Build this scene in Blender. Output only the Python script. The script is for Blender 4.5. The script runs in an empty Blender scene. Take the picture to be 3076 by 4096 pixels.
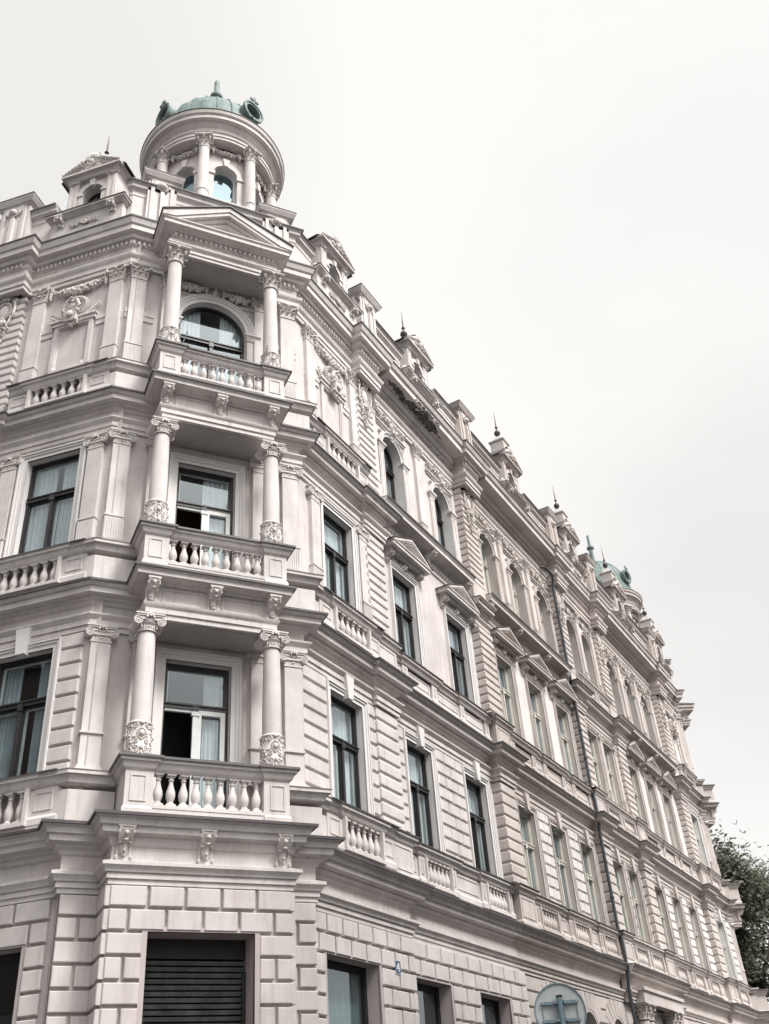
import bpy, math, random
import numpy as np
from mathutils import Matrix, Vector
R = math.radians
random.seed(7)
# ------------------------------------------------------------------ camera, sky, sun
sc = bpy.context.scene
COL = sc.collection
PITCH, ROLL, AZ = R(34.413), R(-4.742), R(26.884)
def cam_basis():
    f = Vector((0, math.cos(PITCH), math.sin(PITCH))); r = Vector((1, 0, 0)); u = r.cross(f)
    r2 = math.cos(ROLL)*r + math.sin(ROLL)*u; u2 = -math.sin(ROLL)*r + math.cos(ROLL)*u
    Z = Matrix.Rotation(-AZ, 3, 'Z')
    return Z @ r2, Z @ u2, Z @ f
r_, u_, f_ = cam_basis()
cd = bpy.data.cameras.new('camera'); cam = bpy.data.objects.new('camera', cd); COL.objects.link(cam)
cam.matrix_world = Matrix(((r_.x, u_.x, -f_.x, 0), (r_.y, u_.y, -f_.y, 0), (r_.z, u_.z, -f_.z, 1.6), (0, 0, 0, 1)))
cd.sensor_fit = 'VERTICAL'; cd.sensor_height = 36; cd.lens = 3931.8/4096*36
cd.clip_start = .05; cd.clip_end = 3000
sc.camera = cam
sc.render.resolution_x = 769; sc.render.resolution_y = 1024
sc.view_settings.view_transform = 'Standard'; sc.view_settings.look = 'None'
sc.view_settings.exposure = 1.27; sc.view_settings.gamma = 1
SUN_AZ, SUN_EL = R(27), R(50)      # azimuth of the sun measured from -Y (behind the viewpoint) towards +X
OPH = 22
sd = Vector((math.sin(SUN_AZ)*math.cos(SUN_EL), -math.cos(SUN_AZ)*math.cos(SUN_EL), math.sin(SUN_EL)))
w = bpy.data.worlds.new('World'); sc.world = w; w.use_nodes = True
nt = w.node_tree; nt.nodes.clear()
def N(nt, t, **k):
    n = nt.nodes.new(t)
    for a, b in k.items():
        if a.startswith('i_'): n.inputs[a[2:].replace('_', ' ')].default_value = b
        else: setattr(n, a, b)
    return n
def build_world():
    L = nt.links.new
    sky = N(nt, 'ShaderNodeTexSky', sky_type='NISHITA', sun_disc=False, sun_elevation=SUN_EL, sun_rotation=math.atan2(sd.x, sd.y), air_density=1, dust_density=4, ozone_density=1)
    tc = N(nt, 'ShaderNodeTexCoord')
    mp = N(nt, 'ShaderNodeMapping'); mp.inputs['Scale'].default_value = (1.0, 1.0, 2.0); mp.inputs['Location'].default_value = (2.15, .6, 0.3)
    n1 = N(nt, 'ShaderNodeTexNoise'); n1.inputs['Scale'].default_value = 1.5; n1.inputs['Detail'].default_value = 5; n1.inputs['Roughness'].default_value = .45
    L(tc.outputs['Generated'], mp.inputs[0]); L(mp.outputs[0], n1.inputs['Vector'])
    cr = N(nt, 'ShaderNodeValToRGB'); e = cr.color_ramp.elements
    e[0].position = .30; e[0].color = (3.95, 3.87, 3.79, 1); e[1].position = .50; e[1].color = (4.27, 4.18, 4.05, 1)
    L(n1.outputs[0], cr.inputs[0])
    # the overcast is brighter around the hidden sun and towards the zenith
    dt = N(nt, 'ShaderNodeVectorMath', operation='DOT_PRODUCT'); dt.inputs[1].default_value = sd
    L(tc.outputs['Generated'], dt.inputs[0])
    mr = N(nt, 'ShaderNodeMapRange'); mr.inputs[1].default_value = .76; mr.inputs[2].default_value = 1; mr.inputs[3].default_value = 1.0; mr.inputs[4].default_value = SKYGLOW
    L(dt.outputs['Value'], mr.inputs[0])
    # one greyer bank of cloud high on the left
    d2 = N(nt, 'ShaderNodeVectorMath', operation='DOT_PRODUCT'); d2.inputs[1].default_value = (r_*-.42+u_*.40+f_).normalized(); L(tc.outputs['Generated'], d2.inputs[0])
    m2 = N(nt, 'ShaderNodeMapRange', interpolation_type='SMOOTHSTEP'); m2.inputs[1].default_value = .93; m2.inputs[2].default_value = 1; m2.inputs[3].default_value = 1.0; m2.inputs[4].default_value = .86; L(d2.outputs['Value'], m2.inputs[0])
    d3 = N(nt, 'ShaderNodeVectorMath', operation='DOT_PRODUCT'); d3.inputs[1].default_value = (r_*.37-u_*.04+f_).normalized(); L(tc.outputs['Generated'], d3.inputs[0])
    n3 = N(nt, 'ShaderNodeTexNoise'); n3.inputs['Scale'].default_value = 5.5; n3.inputs['Detail'].default_value = 4; L(mp.outputs[0], n3.inputs['Vector'])
    ad = N(nt, 'ShaderNodeMath', operation='MULTIPLY_ADD'); ad.inputs[1].default_value = .035; L(n3.outputs[0], ad.inputs[0]); L(d3.outputs['Value'], ad.inputs[2])
    m3 = N(nt, 'ShaderNodeMapRange', interpolation_type='SMOOTHSTEP'); m3.inputs[1].default_value = .985; m3.inputs[2].default_value = 1.022; m3.inputs[3].default_value = 1.0; m3.inputs[4].default_value = .90; L(ad.outputs[0], m3.inputs[0])
    m4 = N(nt, 'ShaderNodeMath', operation='MULTIPLY'); L(m2.outputs[0], m4.inputs[0]); L(m3.outputs[0], m4.inputs[1])
    mm = N(nt, 'ShaderNodeMath', operation='MULTIPLY'); L(mr.outputs[0], mm.inputs[0]); L(m4.outputs[0], mm.inputs[1])
    mul = N(nt, 'ShaderNodeVectorMath', operation='MULTIPLY'); L(cr.outputs[0], mul.inputs[0]); L(mm.outputs[0], mul.inputs[1])
    mx = N(nt, 'ShaderNodeMix', data_type='RGBA'); mx.inputs[0].default_value = .97
    L(sky.outputs[0], mx.inputs[6]); L(mul.outputs[0], mx.inputs[7])
    bg = N(nt, 'ShaderNodeBackground'); bg.inputs[1].default_value = .1
    L(mx.outputs[2], bg.inputs[0])
    o = N(nt, 'ShaderNodeOutputWorld'); L(bg.outputs[0], o.inputs[0])
SKYGLOW = 5.0
build_world()
sl = bpy.data.lights.new('sun', 'SUN'); sl.energy = 1.5; sl.angle = R(15); sl.color = (1, .965, .93)
so = bpy.data.objects.new('sun', sl); COL.objects.link(so)
so.rotation_euler = (-sd).to_track_quat('-Z', 'Y').to_euler(); so.location = (0, -10, 40)

# ------------------------------------------------------------------ materials
def mat(name, col, rough=.8, var=.08, stain=0., scale=3., bump=.15, bscale=60, metal=0., spec=.5, col2=None, streak=0.):
    m = bpy.data.materials.new(name); m.use_nodes = True; t = m.node_tree; L = t.links.new
    b = t.nodes['Principled BSDF']; b.inputs['Roughness'].default_value = rough; b.inputs['Metallic'].default_value = metal
    b.inputs['Specular IOR Level'].default_value = spec
    tc = N(t, 'ShaderNodeTexCoord'); g = N(t, 'ShaderNodeNewGeometry')
    n = N(t, 'ShaderNodeTexNoise'); n.inputs['Scale'].default_value = scale*.35; n.inputs['Detail'].default_value = 8; n.inputs['Roughness'].default_value = .65
    L(g.outputs['Position'], n.inputs['Vector'])
    r = N(t, 'ShaderNodeValToRGB'); e = r.color_ramp.elements
    c = Vector(col); lo = c*(1-var*1.6) if col2 is None else Vector(col2); hi = c*(1+var*.6)
    e[0].position = .3; e[0].color = (*lo, 1); e[1].position = .7; e[1].color = (*hi, 1)
    L(n.outputs[0], r.inputs[0]); out = r.outputs[0]
    if stain:
        n2 = N(t, 'ShaderNodeTexNoise'); n2.inputs['Scale'].default_value = 1.2; n2.inputs['Detail'].default_value = 10; n2.inputs['Roughness'].default_value = .7
        mp = N(t, 'ShaderNodeMapping'); mp.inputs['Scale'].default_value = (2.2, 2.2, .5); L(g.outputs['Position'], mp.inputs[0]); L(mp.outputs[0], n2.inputs['Vector'])
        r2 = N(t, 'ShaderNodeValToRGB'); r2.color_ramp.elements[0].position = .5; r2.color_ramp.elements[1].position = .78
        L(n2.outputs[0], r2.inputs[0])
        mx = N(t, 'ShaderNodeMix', data_type='RGBA', blend_type='MULTIPLY'); mx.inputs[7].default_value = (.62, .57, .55, 1)
        ms = N(t, 'ShaderNodeMath', operation='MULTIPLY'); ms.inputs[1].default_value = stain; L(r2.outputs[0], ms.inputs[0]); L(ms.outputs[0], mx.inputs[0]); L(out, mx.inputs[6]); out = mx.outputs[2]
    if streak:
        n3 = N(t, 'ShaderNodeTexNoise'); n3.inputs['Scale'].default_value = 9; n3.inputs['Detail'].default_value = 6
        mp = N(t, 'ShaderNodeMapping'); mp.inputs['Scale'].default_value = (1, 1, .08); L(g.outputs['Position'], mp.inputs[0]); L(mp.outputs[0], n3.inputs['Vector'])
        r3 = N(t, 'ShaderNodeValToRGB'); r3.color_ramp.elements[0].position = .55; r3.color_ramp.elements[1].position = .8
        L(n3.outputs[0], r3.inputs[0]); ms = N(t, 'ShaderNodeMath', operation='MULTIPLY'); ms.inputs[1].default_value = streak; L(r3.outputs[0], ms.inputs[0])
        mx = N(t, 'ShaderNodeMix', data_type='RGBA', blend_type='MULTIPLY'); mx.inputs[7].default_value = (.46, .42, .40, 1); L(ms.outputs[0], mx.inputs[0]); L(out, mx.inputs[6]); out = mx.outputs[2]
    L(out, b.inputs['Base Color'])
    if bump:
        n4 = N(t, 'ShaderNodeTexNoise'); n4.inputs['Scale'].default_value = bscale; n4.inputs['Detail'].default_value = 4; L(g.outputs['Position'], n4.inputs['Vector'])
        bp = N(t, 'ShaderNodeBump'); bp.inputs['Strength'].default_value = bump; bp.inputs['Distance'].default_value = .01; L(n4.outputs[0], bp.inputs['Height']); L(bp.outputs[0], b.inputs['Normal'])
    return m
def glass(name, tint, gl=.07, trans=(.80, .86, .88)):
    m = bpy.data.materials.new(name); m.use_nodes = True; t = m.node_tree; L = t.links.new; t.nodes.clear()
    tr = N(t, 'ShaderNodeBsdfTransparent'); tr.inputs[0].default_value = (*trans, 1)
    g = N(t, 'ShaderNodeBsdfGlossy'); g.inputs['Color'].default_value = (*tint, 1); g.inputs['Roughness'].default_value = .02
    ge = N(t, 'ShaderNodeNewGeometry'); dd = N(t, 'ShaderNodeVectorMath', operation='DOT_PRODUCT'); L(ge.outputs['Normal'], dd.inputs[0]); L(ge.outputs['Incoming'], dd.inputs[1])
    ab = N(t, 'ShaderNodeMath', operation='ABSOLUTE'); L(dd.outputs['Value'], ab.inputs[0]); om = N(t, 'ShaderNodeMath', operation='SUBTRACT'); om.inputs[0].default_value = 1; L(ab.outputs[0], om.inputs[1])
    pw = N(t, 'ShaderNodeMath', operation='POWER'); pw.inputs[1].default_value = 2.4; L(om.outputs[0], pw.inputs[0])
    a = N(t, 'ShaderNodeMath', operation='MULTIPLY_ADD'); a.inputs[1].default_value = .9-gl; a.inputs[2].default_value = gl; L(pw.outputs[0], a.inputs[0])
    n = N(t, 'ShaderNodeTexNoise'); n.inputs['Scale'].default_value = 1.3; n.inputs['Detail'].default_value = 1; geo = N(t, 'ShaderNodeNewGeometry'); L(geo.outputs['Position'], n.inputs['Vector'])
    bp = N(t, 'ShaderNodeBump'); bp.inputs['Strength'].default_value = .10; bp.inputs['Distance'].default_value = .008; L(n.outputs[0], bp.inputs['Height']); L(bp.outputs[0], g.inputs['Normal'])
    mx = N(t, 'ShaderNodeMixShader'); L(a.outputs[0], mx.inputs[0]); L(tr.outputs[0], mx.inputs[1]); L(g.outputs[0], mx.inputs[2])
    o = N(t, 'ShaderNodeOutputMaterial'); L(mx.outputs[0], o.inputs[0])
    return m
M = {}
M['plaster'] = mat('pale_plaster', (.60, .56, .545), .85, .12, .5, 3, .2, 45, streak=.38)
M['trim'] = mat('pale_trim', (.635, .60, .585), .85, .12, .5, 4, .2, 45, streak=.42)
M['white'] = mat('white_casing', (.68, .66, .65), .8, .04, .15, 4, .15, 50)
M['orn'] = mat('ornament_plaster', (.64, .605, .585), .9, .12, .5, 14, .35, 30)
M['tan'] = mat('tan_plaster', (.545, .50, .472), .85, .12, .5, 3, .2, 45, streak=.38)
M['tanlight'] = mat('cream_white_plaster', (.64, .62, .60), .85, .12, .2, 3, .2, 45)
M['tanorn'] = mat('tan_ornament', (.58, .54, .51), .9, .12, .4, 14, .35, 30)
M['flash'] = mat('dark_zinc_flashing', (.075, .068, .068), .6, .3, 0, 5, .2, 20)
M['darkwood'] = mat('dark_window_paint', (.022, .02, .022), .45, .3, 0, 9, .2, 40)
M['creamwood'] = mat('cream_window_paint', (.58, .565, .50), .5, .1, 0, 9, .1, 40)
M['inner'] = mat('white_inner_sash', (.62, .64, .63), .5, .1, 0, 9, .1, 40)
M['curtain'] = mat('gauze_curtain', (.66, .69, .69), .9, .12, 0, 6, .1, 20)
M['curtain2'] = mat('pale_blue_curtain', (.72, .74, .74), .9, .12, 0, 6, .1, 20)
M['curtain3'] = mat('grey_curtain', (.44, .50, .52), .9, .2, 0, 6, .1, 20)
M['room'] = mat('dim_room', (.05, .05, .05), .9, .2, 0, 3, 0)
M['brownroom'] = mat('ochre_room_wall', (.12, .07, .025), .9, .2, 0, 3, 0)
M['ceiling'] = mat('shade_toned_soffit', (.41, .385, .38), .9, .1, .4, 3, .2, 40)  # darker than the walls: shade under balconies and portico put into the colour
M['glass'] = glass('window_glass', (.86, .95, 1.0))
M['glassblue'] = glass('blue_turret_glass', (.74, .9, .97), .09, (.36, .5, .55))
M['copper'] = mat('verdigris_copper', (.20, .255, .243), .65, .22, 0, 9, .3, 25, col2=(.085, .13, .125), streak=.9)
M['copperdark'] = mat('dark_copper', (.09, .15, .145), .6, .3, 0, 9, .3, 25)
M['rust'] = mat('brown_finial_metal', (.085, .065, .065), .6, .3, 0, 12, .3, 30)
M['shutter'] = mat('dark_roller_shutter', (.12, .135, .128), .5, .35, 0, 14, .2, 60)
M['black'] = mat('black_recess', (.012, .011, .012), .6, .2, 0, 5, 0)
M['pipe'] = mat('dark_grey_pipe', (.045, .05, .058), .45, .25, 0, 8, .1, 40)
M['brick'] = mat('crumbled_brick', (.13, .12, .118), .95, .5, 0, 20, .9, 14)
M['pinkreveal'] = mat('pinkish_reveal', (.47, .42, .412), .85, .06, .2, 3, .15, 45)

# ------------------------------------------------------------------ frames and mesh builder
class Fr:
    def __init__(s, a=(1, 0, 0, 1), b=(0, 0)): s.a = a; s.b = b
    def P(s, x, y, z=0.): return (s.a[0]*x + s.a[1]*y + s.b[0], s.a[2]*x + s.a[3]*y + s.b[1], z)
    def ang(s): return math.atan2(-s.a[1], s.a[3])
    def Mx(s, x, y, z, sx=1, sy=1, sz=1):
        return Matrix.Translation(s.P(x, y, z)) @ Matrix.Rotation(s.ang(), 4, 'Z') @ Matrix.Diagonal((sx, sy, sz, 1))
def rotfr(deg): c, s = math.cos(R(deg)), math.sin(R(deg)); return Fr((c, -s, s, c))
FC, FRt, FL, WORLD = rotfr(0), rotfr(35.217), rotfr(-41.485), Fr()
MC = 62.55
def mirrored(fr):
    # world point -> FRt coordinates -> x := MC - x -> world
    def mp(p):
        a = FRt.a; x = a[0]*p[0] + a[2]*p[1]; y = a[1]*p[0] + a[3]*p[1]
        return FRt.P(MC - x, y)[:2]
    o = mp(fr.P(0, 0)[:2]); ex = mp(fr.P(1, 0)[:2]); ey = mp(fr.P(0, 1)[:2])
    return Fr((ex[0]-o[0], ey[0]-o[0], ex[1]-o[1], ey[1]-o[1]), o)
def ico():
    t = (1+5**.5)/2
    v = [Vector(p).normalized() for p in [(-1,t,0),(1,t,0),(-1,-t,0),(1,-t,0),(0,-1,t),(0,1,t),(0,-1,-t),(0,1,-t),(t,0,-1),(t,0,1),(-t,0,-1),(-t,0,1)]]
    f = [(0,11,5),(0,5,1),(0,1,7),(0,7,10),(0,10,11),(1,5,9),(5,11,4),(11,10,2),(10,7,6),(7,1,8),(3,9,4),(3,4,2),(3,2,6),(3,6,8),(3,8,9),(4,9,5),(2,4,11),(6,2,10),(8,6,7),(9,8,1)]
    cache = {}; nf = []
    def mid(a, b):
        k = (min(a, b), max(a, b))
        if k not in cache: v.append(((v[a]+v[b])/2).normalized()); cache[k] = len(v)-1
        return cache[k]
    for a, b, c in f:
        x, y, z = mid(a, b), mid(b, c), mid(c, a); nf += [(a, x, z), (b, y, x), (c, z, y), (x, y, z)]
    return v, nf
ICO = ico()
class MB:
    def __init__(s): s.v = []; s.f = []
    def poly(s, pts):
        n = len(s.v); s.v += [tuple(p) for p in pts]; s.f.append(tuple(range(n, n+len(pts))))
    def hexa(s, p):   # 8 points: bottom 4 ccw, top 4
        n = len(s.v); s.v += [tuple(q) for q in p]
        for q in ((0,3,2,1),(4,5,6,7),(0,1,5,4),(1,2,6,5),(2,3,7,6),(3,0,4,7)): s.f.append(tuple(n+i for i in q))
    def box(s, x0, x1, y0, y1, z0, z1, fr=WORLD):
        s.hexa([fr.P(x0,y0,z0), fr.P(x1,y0,z0), fr.P(x1,y1,z0), fr.P(x0,y1,z0), fr.P(x0,y0,z1), fr.P(x1,y0,z1), fr.P(x1,y1,z1), fr.P(x0,y1,z1)])
    def cbox(s, x0, x1, y0, y1, z0, z1, c, fr=WORLD):
        # block whose front (y0) edges are chamfered by c, open at the back
        n = len(s.v)
        s.v += [fr.P(x0,y1,z0), fr.P(x1,y1,z0), fr.P(x1,y1,z1), fr.P(x0,y1,z1),
                fr.P(x0,y0+c,z0), fr.P(x1,y0+c,z0), fr.P(x1,y0+c,z1), fr.P(x0,y0+c,z1),
                fr.P(x0+c,y0,z0+c), fr.P(x1-c,y0,z0+c), fr.P(x1-c,y0,z1-c), fr.P(x0+c,y0,z1-c)]
        for a in (0, 4):
            for i in range(4):
                j = (i+1) % 4; s.f.append((n+a+i, n+a+j, n+a+4+j, n+a+4+i))
        s.f.append((n+8, n+9, n+10, n+11))
    def frustum(s, x0, x1, y0, y1, z0, z1, dx, dy, fr=WORLD):  # top larger by dx,dy
        s.hexa([fr.P(x0,y0,z0), fr.P(x1,y0,z0), fr.P(x1,y1,z0), fr.P(x0,y1,z0), fr.P(x0-dx,y0-dy,z1), fr.P(x1+dx,y0-dy,z1), fr.P(x1+dx,y1+dy,z1), fr.P(x0-dx,y1+dy,z1)])
    def prism(s, pts, y0, y1, fr=WORLD):   # polygon (x,z) extruded in y
        n = len(pts); a = len(s.v)
        s.v += [fr.P(x, y0, z) for x, z in pts] + [fr.P(x, y1, z) for x, z in pts]
        s.f.append(tuple(a+i for i in range(n))); s.f.append(tuple(a+n+i for i in reversed(range(n))))
        for i in range(n): j = (i+1) % n; s.f.append((a+i, a+j, a+n+j, a+n+i))
    def xprism(s, pts, x0, x1, fr=WORLD):   # polygon (y,z) extruded in x
        n = len(pts); a = len(s.v)
        s.v += [fr.P(x0, y, z) for y, z in pts] + [fr.P(x1, y, z) for y, z in pts]
        s.f.append(tuple(a+i for i in range(n))); s.f.append(tuple(a+n+i for i in reversed(range(n))))
        for i in range(n): j = (i+1) % n; s.f.append((a+i, a+j, a+n+j, a+n+i))
    def blob(s, c, r, rot=None):
        if not hasattr(r, '__len__'): r = (r, r, r)
        n = len(s.v); c = Vector(c)
        for p in ICO[0]:
            q = Vector((p.x*r[0], p.y*r[1], p.z*r[2]))
            if rot is not None: q = rot @ q
            s.v.append(tuple(c+q))
        s.f += [(n+a, n+b, n+d) for a, b, d in ICO[1]]
    def lathe(s, prof, c=(0, 0, 0), seg=20, a0=0., a1=2*math.pi, sy=1.):
        n = len(s.v); full = abs(a1-a0-2*math.pi) < 1e-6; k = seg if full else seg+1
        for r, z in prof:
            for i in range(k):
                a = a0+(a1-a0)*i/seg; s.v.append((c[0]+r*math.cos(a), c[1]+r*math.sin(a)*sy, c[2]+z))
        for j in range(len(prof)-1):
            for i in range(seg):
                i2 = (i+1) % k; s.f.append((n+j*k+i, n+j*k+i2, n+(j+1)*k+i2, n+(j+1)*k+i))
    def tube(s, pts, r, seg=6, cap=True):
        pts = [Vector(p) for p in pts]; n = len(s.v); m = len(pts)
        for i, p in enumerate(pts):
            d = (pts[min(i+1, m-1)]-pts[max(i-1, 0)]).normalized()
            a = d.orthogonal().normalized() if abs(d.y) > .9 else Vector((0, 1, 0)).cross(d).normalized()
            b = d.cross(a); rr = r[i] if hasattr(r, '__len__') else r
            for k in range(seg): t = 2*math.pi*k/seg; s.v.append(tuple(p+a*math.cos(t)*rr+b*math.sin(t)*rr))
        for i in range(m-1):
            for k in range(seg): k2 = (k+1) % seg; s.f.append((n+i*seg+k, n+i*seg+k2, n+(i+1)*seg+k2, n+(i+1)*seg+k))
        if cap: s.f.append(tuple(n+k for k in range(seg))); s.f.append(tuple(n+(m-1)*seg+k for k in reversed(range(seg))))
    def spiral(s, c, r0, turns, tr, y, flip=1, a0=0., seg=5):
        k = int(turns*9); pts = []; rr = []
        for i in range(k+1):
            t = i/k; r = r0*(1-t*.88); a = a0+flip*t*turns*2*math.pi
            pts.append((c[0]+r*math.cos(a), y, c[1]+r*math.sin(a))); rr.append(tr*(1-.45*t))
        s.tube(pts, rr, seg)
    def add(s, o, mtx=None):
        n = len(s.v)
        s.v += [tuple(mtx @ Vector(p)) for p in o.v] if mtx is not None else o.v
        s.f += [tuple(n+i for i in f) for f in o.f]
    def sweep(s, prof, path, closed=False, ends=True):
        # prof: (outset, z) ; path: world 2D points going left to right seen from outside (outside is to the right of travel)
        P = [Vector(p[:2]) for p in path]; m = len(P); n = len(s.v); k = len(prof)
        nor = [Vector(((P[i+1]-P[i]).y, -(P[i+1]-P[i]).x)).normalized() for i in range(m-1)]
        for i in range(m):
            a = nor[max(i-1, 0)]; b = nor[min(i, m-2)]
            mt = (a+b)/max(.3, 1+a.dot(b))
            for o, z in prof: q = P[i]+mt*o; s.v.append((q.x, q.y, z))
        for i in range(m-1):
            for j in range(k-1): s.f.append((n+i*k+j, n+(i+1)*k+j, n+(i+1)*k+j+1, n+i*k+j+1))
        if ends:
            s.f.append(tuple(n+j for j in range(k))); s.f.append(tuple(n+(m-1)*k+j for j in reversed(range(k))))
    def mesh(s, name, off=(0, 0, 0), sharp=32):
        me = bpy.data.meshes.new(name)
        me.from_pydata([(x-off[0], y-off[1], z-off[2]) for x, y, z in s.v], [], s.f); me.update()
        me.polygons.foreach_set('use_smooth', [True]*len(me.polygons)); me.set_sharp_from_angle(angle=R(sharp))
        return me
WM = {}
def thing(name, label, cat, loc, group=None):
    o = bpy.data.objects.new(name, None); COL.objects.link(o); o.location = loc; o.empty_display_size = .3
    o['label'] = label; o['category'] = cat
    if group: o['group'] = group
    WM[o.name] = Matrix.Translation(loc); return o
def pieces(mb):
    # groups of loose islands that lie far apart become parts of their own
    nv = len(mb.v); par = list(range(nv))
    def fd(a):
        while par[a] != a: par[a] = par[par[a]]; a = par[a]
        return a
    for f in mb.f:
        r = fd(f[0])
        for q in f[1:]:
            t = fd(q)
            if t != r: par[t] = r
    P = np.array(mb.v); root = np.array([fd(i) for i in range(nv)]); u, isl = np.unique(root, return_inverse=True); k = len(u)
    if k < 2 or k > 1600: return [mb]
    lo = np.full((k, 3), np.inf); hi = np.full((k, 3), -np.inf); np.minimum.at(lo, isl, P); np.maximum.at(hi, isl, P); size = (hi-lo).max(axis=1)
    gap = np.maximum(0., np.maximum(lo[:, None]-hi[None], lo[None]-hi[:, None])); near = np.sqrt((gap**2).sum(axis=2)) <= np.maximum(.02, .5*np.maximum(size[:, None], size[None]))
    grp = -np.ones(k, int); g = 0
    for a in range(k):
        if grp[a] >= 0: continue
        st = [a]; grp[a] = g
        while st:
            b = st.pop()
            for c in np.nonzero(near[b] & (grp < 0))[0]: grp[c] = g; st.append(int(c))
        g += 1
    if g == 1: return [mb]
    out = [MB() for _ in range(g)]; vg = grp[isl]; new = {}
    for i, p in enumerate(mb.v): m = out[vg[i]]; new[i] = len(m.v); m.v.append(p)
    for f in mb.f: out[vg[f[0]]].f.append(tuple(new[q] for q in f))
    return [m for m in sorted(out, key=lambda m: -len(m.v)) if m.f]
def part(name, mb, m, parent, label=None, sharp=32):
    base = WM[parent.name].translation if parent is not None else Vector((0, 0, 0)); first = None
    for q in pieces(mb):
        me = q.mesh(name, base, sharp); me.materials.append(M[m] if isinstance(m, str) else m)
        o = bpy.data.objects.new(name, me); COL.objects.link(o)
        if parent is not None:
            o.parent = parent; o.matrix_basis = WM[parent.name].inverted() @ Matrix.Translation(base)
        WM[o.name] = Matrix.Translation(base)
        if label: o['label'] = label
        first = first or o
    return first
def inst(name, me, m, parent, mtx):
    # a placed copy that shares mesh data; one mesh per material
    key = (me.name, m)
    if key not in INSTM:
        c = me if not me.materials else me.copy(); c.materials.clear(); c.materials.append(M[m]); INSTM[key] = c
    o = bpy.data.objects.new(name, INSTM[key]); COL.objects.link(o); o.parent = parent
    o.matrix_basis = WM[parent.name].inverted() @ mtx; WM[o.name] = mtx
    return o
INSTM = {}
# ------------------------------------------------------------------ ornament meshes (x right, y into the wall, z up; front faces -y)
def rnd(a, b): return random.uniform(a, b)
def A_baluster():
    m = MB(); h = .46
    pr = [(.0,0.0),(.062,.0),(.066,.012),(.062,.03),(.045,.04),(.05,.05),(.072,.09),(.082,.14),(.076,.19),(.055,.25),(.038,.31),(.034,.345),(.05,.355),(.05,.368),(.036,.375),(.038,.39),(.056,.41),(.056,.425),(0,.425)]
    m.lathe([(r*.95, .035+z*.92) for r, z in pr], seg=14)
    m.box(-.075, .075, -.075, .075, 0, .036); m.box(-.07, .07, -.07, .07, .425, .46)
    return m.mesh('baluster')
def A_ionic(w, d, rnd_=False):
    # w shaft width, d projection; sits z 0..0.34
    m = MB(); W = w*1.42
    if rnd_:
        m.lathe([(w/2,0),(w/2+.02,.01),(w/2+.02,.03),(w/2,.035),(w/2,.12),(w/2+.03,.14),(w/2+.045,.17),(w/2+.02,.2),(0,.2)], seg=20)
        fronts = [(-w/2-.035, 1), (w/2+.035, -1)]; y0 = -w/2
    else:
        m.box(-w/2, w/2, -d, .02, 0, .17); m.box(-w/2-.015, w/2+.015, -d-.015, .02, 0, .03); m.box(-w/2-.02, w/2+.02, -d-.03, .02, .13, .19)
        y0 = -d
    for i in range(7):   # short flutes on the neck
        x = -w/2+.03+i*(w-.06)/6; m.tube([(x, y0-.002, .045), (x, y0-.002, .115)], .011, 5)
    m.blob((0, y0-.012, .085), (.022, .015, .022))
    for sx in (-1, 1):
        cx = sx*(w/2+.035); cz = .175
        for yy in ((y0-.035,) if not rnd_ else (y0-.035, w/2+.02)):
            m.spiral((cx, cz), .088, 2.2, .017, yy, flip=-sx, a0=math.pi/2)
            m.blob((cx, yy, cz), (.026, .02, .026))
        pts = [(cx+.078*math.cos(t), cz+.078*math.sin(t)) for t in [i*math.pi/8 for i in range(16)]]
        m.prism(pts, y0-.025, .02 if not rnd_ else w/2+.02)
    yb = .02 if not rnd_ else w/2
    for k in range(9):   # curved cushion with eggs
        x = -w/2+k*w/8; m.blob((x, y0-.03, .2+.018*abs(x)/w*2), (.021, .02, .028))
    m.prism([(-w/2-.03,.235),(0,.215),(w/2+.03,.235),(w/2+.05,.262),(-w/2-.05,.262)], y0-.03, yb)
    m.box(-W/2-.01, W/2+.01, y0-.055, yb+(.03 if rnd_ else 0), .268, .298); m.box(-W/2-.025, W/2+.025, y0-.07, yb+(.045 if rnd_ else 0), .298, .325)
    for i in range(7):
        a = math.pi*i/6; m.blob((.06*math.cos(a), y0-.06, .25+.065*math.sin(a)), (.022, .02, .03))
    m.blob((0, y0-.075, .27), (.03, .02, .03))
    return m.mesh('ionic')
def leaf(m, x, y, z, w, h, out, ang=0., seg=5):
    # curled acanthus tongue facing -y rotated by ang about (x,y)
    c, s = math.cos(ang), math.sin(ang); n = len(m.v); rows = []
    for i in range(seg+1):
        t = i/seg; zz = h*math.sin(min(t, .85)/.85*math.pi/2) - (max(0, t-.85)/.15)*h*.14
        yy = -out*(t**2.2); ww = w*(.55+.75*math.sin(math.pi*min(1, t*1.05))**.7*.6)*(1-.35*t)
        for k in (-1, -.5, 0, .5, 1):
            jag = (1 if i % 2 else .86); dx = k*ww/2*jag; dy = yy+abs(k)*.25*w*.35-(.012 if k == 0 else 0)
            m.v.append((x+dx*c-dy*s, y+dx*s+dy*c, z+zz+(.01 if i % 2 and abs(k) == 1 else 0)))
    for i in range(seg):
        for k in range(4): a = n+i*5+k; m.f.append((a, a+1, a+6, a+5))
    tx, ty = 0, -out*1.02
    m.blob((x+tx*c-ty*s, y+tx*s+ty*c, z+h*.86), (w*.26, w*.2, w*.16), Matrix.Rotation(ang, 3, 'Z'))
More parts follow.
